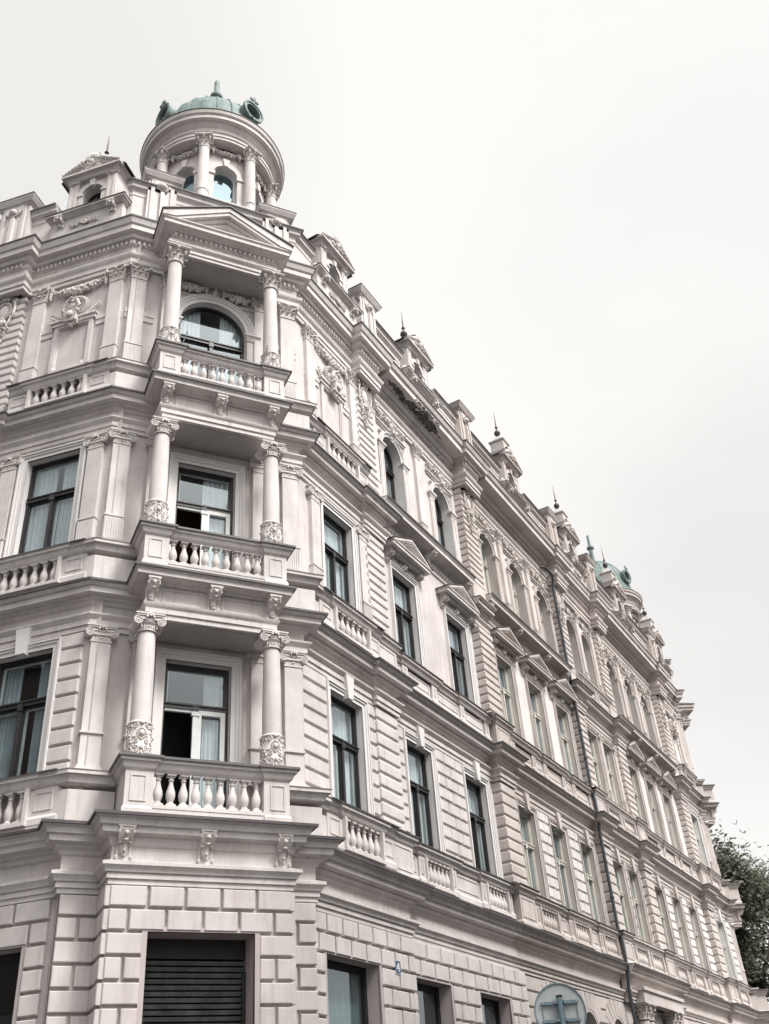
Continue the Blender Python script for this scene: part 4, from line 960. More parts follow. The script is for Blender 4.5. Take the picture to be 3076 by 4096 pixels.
def bay(root, fr, xc, yw, m, tm, om, wood, blind=True, off=0, seed=0, hwin=.62):
    """one bay next to the corner: window / window between ionic pilasters / blind panel with wreath"""
    a, b_ = xc-1.0, xc+1.0
    jl = [(xc-.95+.35, xc+.95-.35)]
    window(fr, root, xc, hwin, 7.45, 10.03, yw, wood=wood, seed=seed+1, cw=.17)
    window(fr, root, xc, hwin, 12.0, 14.62, yw, wood=wood, seed=seed+2, cw=.17)
    k = MB(); k.prism([(xc-.09, 9.98), (xc+.09, 9.98), (xc+.15, 10.5), (xc-.15, 10.5)], yw-.15, yw, fr); part('keystone', k, 'white', root)
    for x in (xc-1.02, xc+1.02):
        pilaster(fr, root, x, .34, yw, .10, 12.02, 14.45, 'i', tm, om); pilaster(fr, root, x, .34, yw, .10, 16.64, 19.42, 'c', tm, om)
    if blind:
        b = MB(); z0, z1 = 17.0, 18.45
        ring(b, fr, [(xc-.5,z0),(xc-.5,z1),(xc+.5,z1),(xc+.5,z0)], [(xc-.4,z0+.1),(xc-.4,z1-.06),(xc+.4,z1-.06),(xc+.4,z0+.1)], yw-.06, yw, True)
        ring(b, fr, [(xc-.40,z0+.1),(xc-.40,z1-.06),(xc+.40,z1-.06),(xc+.40,z0+.1)], [(xc-.37,z0+.13),(xc-.37,z1-.09),(xc+.37,z1-.09),(xc+.37,z0+.13)], yw-.035, yw, True)
        for s in (-1, 1): b.blob(fr.P(xc+s*.38, yw-.0, z0+.12), (.1,.04,.1)); b.box(xc+s*.5-.06, xc+s*.5+.06, yw-.1, yw, z0-.12, z0+.03, fr)
        b.box(xc-.56, xc+.56, yw-.1, yw, z0-.03, z0+.03, fr); b.box(xc-.56, xc+.56, yw-.09, yw, z1, z1+.1, fr); b.box(xc-.6, xc+.6, yw-.13, yw, z1+.1, z1+.15, fr)
        for xa, xb in ((xc-1.2, xc-.56), (xc+.56, xc+1.2)): b.box(xa, xb, yw-.05, yw, 18.37, 18.5, fr); b.box(xa, xb, yw-.03, yw, 18.22, 18.37, fr)
        P = part('blind_panel', b, tm, root)
        inst('wreath_relief', AS['wreath'], om, P, fr.Mx(xc, yw-.02, 18.92, 1.05, 1.35, 1.05)); inst('relief', AS['scroll_low'], om, P, fr.Mx(xc, yw-.02, 16.70, 1.1, 1.5, 1.3))
        inst('festoon', AS['fest_bay'], om, root, fr.Mx(xc, yw-.03, 19.68, 1, 1.3, 1.4))
    for L, zr, n in ((L1, 7.54, 6), (L2, 12.0, 6), (L3, 16.62, 6)):
        b = MB(); y = yw-.26
        xl, xr = xc-.68, xc+.68
        b.box(a-.2, b_+.2, y+.0, yw, L+.0, L+.13, fr)
        pier(b, fr, a-.22, xl-.04, y+.02, yw, L+.13, zr-.22); pier(b, fr, xr+.04, b_+.22, y+.02, yw, L+.13, zr-.22)
        b.sweep([(-.0,zr-.22),(.03,zr-.2),(.06,zr-.15),(.08,zr-.09),(.12,zr-.07),(.12,zr-.02),(.14,zr),(-.3,zr)], pathw(fr, [(a-.22, y+.03), (xl-.1, y+.03), (xl-.1, y), (xr+.1, y), (xr+.1, y+.03), (b_+.22, y+.03)]))
        P = part('parapet', b, tm, root); t = MB(); t.sweep([(-.3,zr+.012),(.15,zr+.012),(.15,zr-.01)], pathw(fr, [(a-.25, y), (b_+.25, y)]), ends=False); part('flashing', t, 'flash', P)
        balustrade(fr, root, xl-.04, xr+.04, y+.05, L+.13, zr-.20, n, tm, jamb=.07)

def recess(root, fr, x0, x1, cs, yw, wm, tm, om, wood, seed, hw3=.52, bal=True, hwin=.60, ring_case='white', bal1=6):
    """recessed stretch: plain rows of windows, gabled hoods, arched attic row"""
    for i, xc in enumerate(cs):
        window(fr, root, xc, hwin, 7.45, 10.03, yw, wood=wood, seed=seed+i, cw=.16, case=ring_case)
        k = MB(); k.prism([(xc-.08, 9.98), (xc+.08, 9.98), (xc+.14, 10.45), (xc-.14, 10.45)], yw-.15, yw, fr); part('keystone', k, ring_case, root)
        window(fr, root, xc, hwin, 12.0, 14.62, yw, wood=wood, seed=seed+i+5, cw=.15, case=ring_case)
        hood(fr, root, xc, 1.0, yw, 15.06, .46, .36, tm, om, 'flash')
        window(fr, root, xc, hw3, 16.35, 19.2, yw, rise=hw3, dp=.24, wood=wood, seed=seed+i+9, cw=.13, case=ring_case, case_z0=18.62, trans=.66)
        b = MB()
        for s in (-1, 1): x = xc+s*(hw3+.16); b.box(x-.13, x+.13, yw-.07, yw, 16.35, 18.5, fr); ring(b, fr, [(x-.09,16.5),(x-.09,18.4),(x+.09,18.4),(x+.09,16.5)], [(x-.06,16.53),(x-.06,18.37),(x+.06,18.37),(x+.06,16.53)], yw-.085, yw-.07, True); b.frustum(x-.14, x+.14, yw-.08, yw, 18.47, 18.58, .04, .04, fr); b.box(x-.2, x+.2, yw-.14, yw, 18.58, 18.64, fr)
        b.box(xc-.82, xc+.82, yw-.05, yw, 19.36, 19.42, fr); b.box(xc-.86, xc+.86, yw-.09, yw, 19.42, 19.47, fr)
        P = part('arch_surround', b, tm, root)
        inst('relief', AS['scroll_arch'], om, P, fr.Mx(xc, yw-.02, 19.45, 1.08, 1.7, .85))
        inst('keystone_scroll', AS['console_s'], om, P, fr.Mx(xc, yw-.06, 19.08, 1.1, .6, 1.1))
        for s in (-1, 1): inst('rosette', AS['rosette'], om, P, fr.Mx(xc+s*.62, yw-.02, 19.12, 1, 1, 1))
    mids = [(p+q)/2 for p, q in zip(cs[:-1], cs[1:])]
    for x in [cs[0]-1.05]+mids+[cs[-1]+1.05]:
        if x0+.05 < x < x1-.05: pilaster(fr, root, x, .3 if x in mids else .2, yw, .10, 16.38, 19.42, 'c', tm, om)
    # parapet with panels and balusters
    for L, zr in ((L1, 7.52), (L2, 11.94)):
        b = MB(); y = yw-.24
        b.box(x0, x1, y, yw, L, L+.13, fr)
        edges = [x0]
        for xc in cs: edges += [xc-.72, xc+.72]
        edges.append(x1)
        for k in range(0, len(edges), 2): pier(b, fr, edges[k]+(.0 if k == 0 else .15), edges[k+1]-(.0 if k+2 == len(edges) else .15), y+.05, yw, L+.13, zr-.2)
        for xc in cs:
            for s in (-1, 1): pier(b, fr, xc+s*.74-.13, xc+s*.74+.13, y, yw, L+.13, zr-.2)
            if L == L2: pier(b, fr, xc-.58, xc+.58, y+.05, yw, L+.13, zr-.2)
        pt = [(x0, y+.04)]
        for xc in cs: pt += [(xc-.9, y+.04), (xc-.9, y), (xc+.9, y), (xc+.9, y+.04)]
        pt.append((x1, y+.04))
        b.sweep([(-.0,zr-.2),(.03,zr-.18),(.05,zr-.13),(.07,zr-.08),(.11,zr-.07),(.11,zr-.02),(.13,zr),(-.3,zr)], pathw(fr, pt))
        P = part('parapet', b, tm, root); t = MB(); t.sweep([(-.3,zr+.012),(.14,zr+.012),(.14,zr-.01)], pathw(fr, pt), ends=False); part('flashing', t, 'flash', P)
        if L == L1:
            for xc in cs: balustrade(fr, root, xc-.62, xc+.62, y+.06, L+.13, zr-.2, 6, tm, jamb=.06)
    # sill cornice of the arched row with its running frieze and consoles
    b = MB(); P = pathw(fr, [(x0, yw), (x1, yw)])
    b.sweep([(-.1,15.62),(.04,15.62),(.04,15.68),(.02,15.70),(.02,16.0),(.08,16.02),(.10,16.07),(.40,16.09),(.40,16.18),(.46,16.27),(.46,16.30),(-.1,16.34)], P)
    x = x0+.1
    while x < x1-.05:
        c = [(x+.075*math.cos(t), 15.85+.085*math.sin(t)) for t in [j*math.pi/6 for j in range(13)]]; d = [(x+.045*math.cos(t), 15.85+.055*math.sin(t)) for t in [j*math.pi/6 for j in range(13)]]
        ring(b, fr, c, d, yw-.055, yw-.02, True); b.blob(fr.P(x, yw-.03, 15.85), (.025,.025,.03)); x += .155
    S = part('sill_cornice', b, tm, root); t = MB(); t.sweep(flashp(.46, 16.30), P); part('flashing', t, 'flash', S)
    console_row(fr, S, [x0+.18]+[(p+q)/2 for p, q in zip(cs[:-1], cs[1:])]+[x1-.18], yw-.0, 15.66, 'console_b', om, (1, 1.2, .95))

def qpier(root, fr, x0, x1, y, yw, m, tm, om, ped=True):
    b = MB()
    quoin(b, fr, x0, x1, 7.55, L2-.86, y, yw+.1, .29); quoin(b, fr, x0, x1, 12.0, L3-.86, y, yw+.1, .235); quoin(b, fr, x0, x1, 16.4, 19.85, y, yw+.1, .235)
    Q = part('quoin_pier', b, m, root)
    b = MB()
    for L, zr in ((L1, 7.55), (L2, 12.0), (L3, 16.42)):
        if L == L3: b.box(x0+.01, x1-.01, y+.01, yw, L, zr, fr); continue
        pier(b, fr, x0-.03, x1+.03, y-.10, yw, L, zr-.2)
        b.sweep([(-.0,zr-.2),(.03,zr-.18),(.05,zr-.13),(.07,zr-.08),(.11,zr-.07),(.11,zr-.02),(.13,zr),(-.3,zr)], pathw(fr, [(x0-.03, yw), (x0-.03, y-.10), (x1+.03, y-.10), (x1+.03, yw)]))
    P = part('pedestal', b, tm, root); t = MB()
    for zr in (7.55, 12.0): t.sweep([(-.3,zr+.012),(.14,zr+.012),(.14,zr-.01)], pathw(fr, [(x0-.03, yw), (x0-.03, y-.10), (x1+.03, y-.10), (x1+.03, yw)]), ends=False)
    part('flashing', t, 'flash', P)
    inst('cartouche', AS['cartouche'], om, root, fr.Mx((x0+x1)/2, y-.01, 18.35, 1, 1, 1))

def cornice(root, fr, path, L, pr, o, tm, dent=None, name='cornice'):
    P = pathw(fr, path); b = MB(); b.sweep(pr(L), P)
    if dent: dentils(b, P, *dent)
    c = part(name, b, tm, root); t = MB(); t.sweep(flashp(o, L), P); part('flashing', t, 'flash', c); return c
def wpath(root, P, L, pr, o, tm, dent=None, name='cornice'):
    b = MB(); b.sweep(pr(L), P)
    if dent: dentils(b, P, *dent)
    c = part(name, b, tm, root); t = MB(); t.sweep(flashp(o, L), P); part('flashing', t, 'flash', c); return c
# ================================================================== pale corner building
B1 = thing('corner_building', 'pale pinkish-white corner building with three stacked balconies and a green domed turret, nearest the viewer', 'building', (4.2, 17, 0))
TOPD = (.09, .15, L4-.63, L4-.52)
sR0 = loc_(FRt, (XC+2.06, 16.54))[0]      # where the right street front starts
sL1 = loc_(FL, (XC-2.05, 16.5))[0]
Q1 = (17.42, 18.32); EDGE = 23.52
ends = []
# walls
w_ = MB()
wall(w_, FRt, sR0-.3, Q1[0]+.1, -.1, L1, YR, [(16.08, .88, 0, 4.96, 0)])
wall(w_, FRt, sR0-.3, Q1[0]+.1, L1, 21.2, YR, [(16.3, .62, 7.45, 10.03, 0), (16.3, .62, 12.0, 14.62, 0)])
wall(w_, FRt, Q1[0], EDGE+.25, -.1, L1, YR+.06, [(19.18, .76, 0, 4.93, 0), (22.1, .77, 0, 4.93, 0)])
RC = (19.65, 22.65); YRR = 10.05
wall(w_, FRt, Q1[1]-.1, EDGE+.05, L1, 21.2, YRR, [(c, .6, 7.45, 10.03, 0) for c in RC]+[(c, .6, 12.0, 14.62, 0) for c in RC]+[(c, .52, 16.35, 19.2, .52) for c in RC])
w_.poly([FRt.P(Q1[0]+.1, YR, L1), FRt.P(Q1[0]+.1, YRR, L1), FRt.P(Q1[0]+.1, YRR, 21.2), FRt.P(Q1[0]+.1, YR, 21.2)])
LC = -10.55; QL = (-13.0, -11.98)
wall(w_, FL, -24, sL1+.3, -.1, L1, YL, [(-10.62, .86, 0, 4.96, 0)])
wall(w_, FL, -24, sL1+.3, L1, 21.2, YL, [(LC, .62, 7.45, 10.03, 0), (LC, .62, 12.0, 14.62, 0)])
part('wall', w_, 'plaster', B1)
rb = MB()
blocks(rb, FRt, sR0+.05, Q1[1]-.0, .0, 5.62, YR, [(16.08, .955, 0, 5.03, 0)], ln=.55)
blocks(rb, FRt, Q1[1]+.02, 23.9, .0, 5.62, YR+.06, [(19.18, .83, 0, 5.0, 0), (22.1, .84, 0, 5.0, 0)], ln=.62)
blocks(rb, FL, -24, sL1-.03, .0, 5.62, YL, [(-10.62, .94, 0, 5.05, 0)], ln=.6)
part('rusticated_blocks', rb, 'trim', B1)
bd = MB(); J = ([16.3-.99], [])
frac_bands(bd, FRt, sR0+.0, Q1[0], 7.5, L2-.86, YR, .29, [(16.3, .79, 7.3, 10.2, 0)], joints=([], [15.45+.25], [], []))
frac_bands(bd, FL, -12.2, sL1, 7.5, L2-.86, YL, .29, [(LC, .79, 7.3, 10.2, 0)])
frac_bands(bd, FRt, Q1[1], EDGE, 7.5, L2-.86, YRR, .29, [(c, .77, 7.3, 10.2, 0) for c in RC], joints=([20.9, 21.5], [21.2], [20.9, 21.5], [21.2]))
part('banded_rustication', bd, 'trim', B1)
# cornices: left wing, right wing
cl0 = lambda y, ys: [FL.P(x, yy)[:2] for x, yy in ((-24, y), (QL[0], y), (QL[0], ys), (QL[1], ys), (QL[1], y))]
cr0 = lambda y, ys, yr: [FRt.P(x, yy)[:2] for x, yy in ((Q1[0], y), (Q1[0], ys), (Q1[1], ys), (Q1[1], yr), (EDGE, yr))]
def cornerL(yc, x): return FL.P(inter(FL, YL, X=x), YL)[:2]
def lpt(yc):       # L wall meets C wall line Y=yc
    s = inter(FL, YL, Y=yc); return FL.P(s, YL)[:2]
def rpt(x): s = inter(FRt, YR, X=x); return FRt.P(s, YR)[:2]
XA, XB = XC-1.12, XC+1.12
PL1 = cl0(YL, YL-.06)+[cornerL(0, XC-2.06), (XC-2.06, 16.2), (XC-1.42, 16.2)]
PR1 = [(XC+1.42, 16.2), (XC+2.09, 16.2), rpt(XC+2.09)]+[FRt.P(Q1[1], YR)[:2], FRt.P(Q1[1], YR+.12)[:2], FRt.P(EDGE, YR+.12)[:2]]
wpath(B1, PL1, L1, pr_low, .42, 'trim'); wpath(B1, PR1, L1, pr_low, .42, 'trim')
for L in (L2, L3):
    PLx = cl0(YL, YL-.12)+[lpt(YC), (XA+.02, YC)]
    PRx = [(XB-.02, YC), (XC+2.06, YC), rpt(XC+2.06)]+(cr0(YR, YR-.10, YRR) if L == L2 else cr0(YR, YR-.10, YRR)[:4])
    wpath(B1, PLx, L, pr_mid, .40, 'trim'); wpath(B1, PRx, L, pr_mid, .40, 'trim')
PLt = cl0(YL, YL-.28)+[lpt(YC), (XA-.05, YC)]
PRt = [(XB+.05, YC), (XC+2.06, YC), rpt(XC+2.06)]+cr0(YR, YR-.28, YRR)[:4]
wpath(B1, PLt, L4, pr_top, .44, 'trim', TOPD, 'main_cornice'); wpath(B1, PRt, L4, pr_top, .44, 'trim', TOPD, 'main_cornice')
DEEPD = (.09, .17, L4-.70, L4-.6)
cornice(B1, FRt, [(Q1[1]+.44, YRR), (EDGE+.02, YRR)], L4, pr_deep, .78, 'trim', DEEPD, 'main_cornice')
# patch of fallen plaster under the deep cornice
rg = random.Random(4); pb = MB(); n = 60; inn = []; out = []
for i in range(n+1):
    t = i/n; x = 19.0+t*3.3; e = math.sin(math.pi*t)**.6
    inn.append((x, YRR-.34-.1*(1-e)+rg.uniform(-.035, .035))); out.append((x, YRR-.42-.22*e*(.55+.45*math.sin(t*9+1))+rg.uniform(-.03, .03)))
for i in range(n): pb.hexa([FRt.P(*inn[i], L4-.42), FRt.P(*inn[i+1], L4-.42), FRt.P(*out[i+1], L4-.42), FRt.P(*out[i], L4-.42), FRt.P(*inn[i], L4-.39), FRt.P(*inn[i+1], L4-.39), FRt.P(*out[i+1], L4-.39), FRt.P(*out[i], L4-.39)])
for i in range(90):
    t = rg.random(); x = 19.9+t*1.9; pb.blob(FRt.P(x, YRR-.36-rg.random()*.28*math.sin(math.pi*t), L4-.42), (rg.uniform(.03,.09), rg.uniform(.03,.07), rg.uniform(.012,.03)))
for i in range(40): t = rg.random(); pb.blob(FRt.P(20.3+t*1.5, YRR-.672, L4-.36+rg.uniform(-.03,.05)*math.sin(t*3.1)), (rg.uniform(.03,.08), .02, rg.uniform(.012,.04)))
part('exposed_brick_patch', pb, 'brick', B1)
# frieze panels of the main entablature
fp = MB()
for fr, y, xs in ((FL, YL, ((-11.9, -11.2), (-11.1, -9.95), (-9.85, -9.4))), (FRt, YR, ((14.9, 15.4), (15.5, 17.0), (17.1, 17.35)))):
    for a, b in xs: ring(fp, fr, [(a,20.29),(a,20.49),(b,20.49),(b,20.29)], [(a+.03,20.32),(a+.03,20.46),(b-.03,20.46),(b-.03,20.32)], y-.065, y-.045, True)
for a, b in ((XC-2.0, XC-1.62), (XC-1.58, XC-1.25), (XC+1.25, XC+1.58), (XC+1.62, XC+2.0)): ring(fp, FC, [(a,20.29),(a,20.49),(b,20.49),(b,20.29)], [(a+.03,20.32),(a+.03,20.46),(b-.03,20.46),(b-.03,20.32)], YC-.065, YC-.045, True)
part('frieze_panels', fp, 'trim', B1)
chamfer(B1, FC, FL, FRt, YL, YR, True, 'plaster', 'trim', 'orn', 'darkwood')
# pedestals beside the balconies under the corner pilasters
pd = MB()
for L, zr in ((L1, 7.54), (L2, 12.0), (L3, 16.62)):
    for s in (-1, 1):
        pass
    for P in ([(XC+1.36, YC), (XC+2.06, YC), rpt(XC+2.06), FRt.P(15.09, YR)[:2]],):
        pd.sweep([(.0,zr-.21),(.24,zr-.21),(.27,zr-.19),(.29,zr-.12),(.31,zr-.08),(.36,zr-.07),(.36,zr-.02),(.38,zr),(-.1,zr)], P)
    lp = cl0(YL, YL-.12)[-1:]+[lpt(YC)]
    pd.sweep([(.0,zr-.21),(.24,zr-.21),(.27,zr-.19),(.29,zr-.12),(.31,zr-.08),(.36,zr-.07),(.36,zr-.02),(.38,zr),(-.1,zr)], [FL.P(-9.33, YL)[:2], lpt(YC), (XC-1.36, YC)])
    pd.sweep([(.0,L),(.24,L),(.24,zr-.3),(0,zr-.3)], [FL.P(-9.33, YL)[:2], lpt(YC), (XC-1.36, YC)]); pd.sweep([(.0,L),(.22,L),(.22,zr-.3),(0,zr-.3)], [(XC+1.36, YC), (XC+2.06, YC), rpt(XC+2.06), FRt.P(15.09, YR)[:2]])
part('pedestal', pd, 'trim', B1)
bay(B1, FL, LC, YL, 'plaster', 'trim', 'orn', 'darkwood', seed=100)
bay(B1, FRt, 16.3, YR, 'plaster', 'trim', 'orn', 'darkwood', seed=200)
recess(B1, FRt, Q1[1]+.03, EDGE, RC, YRR, 'plaster', 'trim', 'orn', 'darkwood', 300)
qpier(B1, FRt, Q1[0], Q1[1], YR-.10, YRR, 'trim', 'trim', 'orn'); qpier(B1, FL, QL[0], QL[1], YL-.12, YL, 'trim', 'trim', 'orn')
# street-level windows
def shopwin(root, fr, xc, hw, y, z1, seed, kind):
    c = MB(); ring(c, fr, outline(xc, hw+.075, 0, z1+.075), outline(xc, hw, 0, z1), y-.055, y); reveal(c, fr, outline(xc, hw, 0, z1), y-.05, y+.34)
    W = part('shop_window' if kind else 'doorway', c, 'pinkreveal', root)
    f = MB(); ring(f, fr, outline(xc, hw, 0, z1), outline(xc, hw-.09, 0, z1-.12), y+.24, y+.32); f.box(xc-hw, xc+hw, y+.24, y+.32, 3.2 if kind else 3.9, 3.3 if kind else 4.1, fr) if not kind else None; part('frame', f, 'black', W)
    g = MB(); g.poly([fr.P(x, y+.28, z) for x, z in outline(xc, hw-.09, 0, z1-.12)]); part('pane', g, 'glass', W)
    k = MB(); k.box(xc-hw-.6, xc+hw+.6, y+.31, y+2.5, -.1, z1+.1, fr)
    k.f = [q for i, q in enumerate(k.f) if i != 2]; part('room_interior', k, 'black', W)
    if kind == 1:
        cu = MB(); n = 40
        for i in range(n):
            ta, tb = i/n, (i+1)/n; xa, xb = xc-hw+2*hw*ta, xc-hw+2*hw*tb
            cu.poly([fr.P(xa, y+.42+.04*math.sin(i*1.1), 0), fr.P(xb, y+.42+.04*math.sin((i+1)*1.1), 0), fr.P(xb, y+.42+.04*math.sin((i+1)*1.1), z1), fr.P(xa, y+.42+.04*math.sin(i*1.1), z1)])
        part('curtain', cu, 'shopcurtain', W)
M['shopcurtain'] = mat('teal_shop_curtain', (.17, .25, .255), .9, .2, 0, 6, .1, 20)
shopwin(B1, FRt, 16.08, .88, YR, 4.96, 1, 1); shopwin(B1, FRt, 19.18, .76, YR+.06, 4.93, 2, 0); shopwin(B1, FRt, 22.1, .77, YR+.06, 4.93, 3, 1); shopwin(B1, FL, -10.62, .86, YL, 4.96, 4, 0)
# attic: parapet walls, piers, dormers, roof, turret
def attic(root, P, zt, tm, o=0.): 
    b = MB(); b.sweep([(-.35,21.2),(.0,21.2),(.0,zt-.42),(.02,zt-.40),(.02,zt-.26),(.05,zt-.22),(.12,zt-.18),(.12,zt-.08),(.18,zt-.02),(.18,zt),(-.35,zt)], P)
    q = part('attic_parapet', b, tm, root); t = MB(); t.sweep([(-.35,zt+.02),(.2,zt+.015),(.205,zt-.03)], P, ends=False); part('flashing', t, 'flash', q)
ar, al, ac = YR-.20, YL-.20, YC-.12
attic(B1, [FL.P(-24, al)[:2], FL.P(-12.9, al)[:2]], 22.72, 'trim'); attic(B1, [FL.P(-12.2, al)[:2], FL.P(-11.4, al)[:2]], 22.72, 'trim'); attic(B1, [FL.P(-9.4, al)[:2], FL.P(inter(FL, al, Y=ac), al)[:2], (XC-1.4, ac)], 22.72, 'trim')
attic(B1, [(XC-1.5, ac), (XC+1.5, ac)], 22.86, 'trim')
attic(B1, [(XC+1.4, ac), (XC+2.06, ac), FRt.P(inter(FRt, ar, X=XC+2.06), ar)[:2], FRt.P(15.3, ar)[:2]], 22.72, 'trim'); attic(B1, [FRt.P(17.3, ar)[:2], FRt.P(20.15, ar)[:2]], 22.72, 'trim'); attic(B1, [FRt.P(22.15, ar)[:2], FRt.P(EDGE, ar)[:2]], 22.72, 'trim')
for fr, x, y, hw in ((FL, -12.55, al-.22, .42), (FC, XC-1.5, ac-.12, .36), (FC, XC+1.5, ac-.12, .36), (FRt, 17.95, ar-.22, .42)): attic_pier(fr, B1, x, hw, y, 21.2, 23.15, 'trim', 'orn')
dormer(FL, B1, -10.4, YL-.33, 'trim', 'orn', 'darkwood'); dormer(FRt, B1, 16.3, YR-.33, 'trim', 'orn', 'darkwood', spire=False); dormer(FRt, B1, 21.15, YR-.33, 'trim', 'orn', 'darkwood')
turret(B1, FC, 4.47, 18.3)
rf = MB()
def polyroof(mb, pts, z0, z1):
    n = len(pts); a = len(mb.v); mb.v += [(x, y, z0) for x, y in pts]+[(x, y, z1) for x, y in pts]; mb.f.append(tuple(a+i for i in range(n))); mb.f.append(tuple(a+n+i for i in range(n)))
    for i in range(n): j = (i+1) % n; mb.f.append((a+i, a+j, a+n+j, a+n+i))
polyroof(rf, [FL.P(-24, YL+.2)[:2], lpt(YC+.2), (XC+2.0, YC+.2), FRt.P(EDGE-.1, YRR+.1)[:2], FRt.P(EDGE-.1, 24)[:2], FL.P(-24, 26)[:2]], 21.0, 21.35)
part('roof', rf, 'flash', B1)
bk = MB()
for p, q in ((FRt.P(EDGE-.1, YRR+.3), FRt.P(EDGE-.1, 24)), (FRt.P(EDGE-.1, 24), FL.P(-24, 26)), (FL.P(-24, 26), FL.P(-24, YL+.02))): bk.poly([(p[0],p[1],-.1), (q[0],q[1],-.1), (q[0],q[1],21.2), (p[0],p[1],21.2)])
part('party_wall', bk, 'plaster', B1)

# ================================================================== tan building(s)
def tan_ground(root, fr, x0, x1, arcs, y):
    w = MB(); wall(w, fr, x0, x1, -.1, L1, y, [(c, .52, 0, 5.12, .52) for c in arcs]); part('ground_wall', w, 'tan', root)
    b = MB()
    rows = [5.62-.36*i for i in range(16)]
    for i, zt in enumerate(rows):
        za, zb = zt-.36+.02, zt-.02
        if za < 0: break
        xs = x0
        for c in arcs+[None]:
            if c is None: b.cbox(xs, x1, y-.05, y, za, zb, .02, fr); break
            hwid = .72 if zb < 4.7 else (.60+.17 if zb < 5.1 else .42)
            if zb > 5.25: hwid = .36
            b.cbox(xs, c-hwid, y-.05, y, za, zb, .02, fr); xs = c+hwid
    for c in arcs:   # voussoirs
        for k in range(7):
            t0, t1 = math.pi*(.13+k*.106), math.pi*(.13+(k+1)*.106); g = .02
            p = [(c-.6*math.cos(t0+g), 4.6+.6*math.sin(t0+g)), (c-.6*math.cos(t1-g), 4.6+.6*math.sin(t1-g)), (c-1.1*math.cos(t1-g), min(5.6, 4.6+1.25*math.sin(t1-g))), (c-1.1*math.cos(t0+g), min(5.6, 4.6+1.25*math.sin(t0+g)))]
            b.prism(p, y-.06, y, fr)
    part('rusticated_blocks', b, 'tan', root)
    for i, c in enumerate(arcs):
        r = MB(); ring(r, fr, outline(c, .6, 0, 5.2, .6), outline(c, .52, 0, 5.12, .52), y-.05, y); reveal(r, fr, outline(c, .52, 0, 5.12, .52), y, y+.45)
        W = part('window', r, 'tan', root); f = MB(); ring(f, fr, outline(c, .52, 0, 5.12, .52), outline(c, .45, 0, 5.05, .45), y+.36, y+.42); f.box(c-.03, c+.03, y+.36, y+.42, 0, 4.8, fr); f.box(c-.5, c+.5, y+.36, y+.42, 4.1, 4.2, fr); part('frame', f, 'creamwood', W)
        g = MB(); g.poly([fr.P(x, y+.4, z) for x, z in outline(c, .5, 0, 5.1, .5)]); part('pane', g, 'glass', W)
        k = MB(); k.box(c-.8, c+.8, y+.7, y+.75, 0, 5.2, fr); part('curtain', k, 'curtain', W)
def tanwall(root, x0, x1, yw, ops, m='tanlight'):
    w = MB(); wall(w, FRt, x0, x1, L1, 21.2, yw, ops); part('wall', w, m, root)
T1, T2 = 'tan', 'tanorn'
B2 = thing('apartment_building', 'tan plastered building with cream window frames between the pale corner building and the dark downpipe', 'building', (*FRt.P(27.5, 12)[:2], 0))
Q2 = (23.75, 24.65); PIPE = 31.35; YT = 10.05
TC = (25.85, 28.2, 30.55)
tanwall(B2, EDGE-.02, PIPE, YT, [(c, .56, 7.45, 10.03, 0) for c in TC]+[(c, .56, 12.0, 14.62, 0) for c in TC]+[(c, .52, 16.35, 19.2, .52) for c in TC])
bd = MB(); frac_bands(bd, FRt, Q2[1], PIPE, 7.5, L2-.86, YT, .29, [(c, .74, 7.3, 10.2, 0) for c in TC], joints=([26.8, 27.25, 29.15, 29.6], [27.02, 29.38])); part('banded_rustication', bd, 'tanlight', B2)
recess(B2, FRt, Q2[1]+.03, PIPE-.05, TC, YT, 'tanlight', T1, T2, 'creamwood', 400, ring_case='tan', hwin=.56)
qpier(B2, FRt, Q2[0], Q2[1], YT-.26, YT, T1, T1, T2)
pt = lambda ys, a, b, q: [(a, YT), (q[0], YT), (q[0], ys), (q[1], ys), (q[1], YT), (b, YT)]
cornice(B2, FRt, [(EDGE+.02, YR+.12), (PIPE, YR+.12)], L1, pr_low, .42, T1); cornice(B2, FRt, pt(YT-.25, EDGE+.02, PIPE, Q2), L2, pr_mid, .40, T1)
cornice(B2, FRt, [(EDGE+.02, YT), (Q2[0]-.0, YT), (Q2[0], YT-.45), (Q2[1], YT-.45), (Q2[1], YT)], L4, pr_top, .44, T1, TOPD, 'main_cornice')
cornice(B2, FRt, [(Q2[1]+.44, YT), (PIPE, YT)], L4, pr_deep, .78, T1, DEEPD, 'main_cornice')
cornice(B2, FRt, [(Q2[0]-.1, YT-.1), (Q2[1]+.1, YT-.1)], L3, pr_mid, .36, T1)
tan_ground(B2, FRt, 23.9, PIPE, [25.9, 28.3, 30.6], YR+.14)
attic(B2, [FRt.P(EDGE+.01, ar)[:2], FRt.P(27.3, ar)[:2]], 22.72, T1); attic(B2, [FRt.P(29.3, ar)[:2], FRt.P(PIPE, ar)[:2]], 22.72, T1); attic_pier(FRt, B2, 24.25, .42, ar-.22, 21.2, 23.2, T1, T2)
dormer(FRt, B2, 28.3, YR-.33, T1, T2, 'creamwood', tan=True)
rf = MB(); polyroof(rf, [FRt.P(EDGE, YT+.1)[:2], FRt.P(PIPE, YT+.1)[:2], FRt.P(PIPE, 22)[:2], FRt.P(EDGE, 22)[:2]], 21.0, 21.35); part('roof', rf, 'flash', B2)
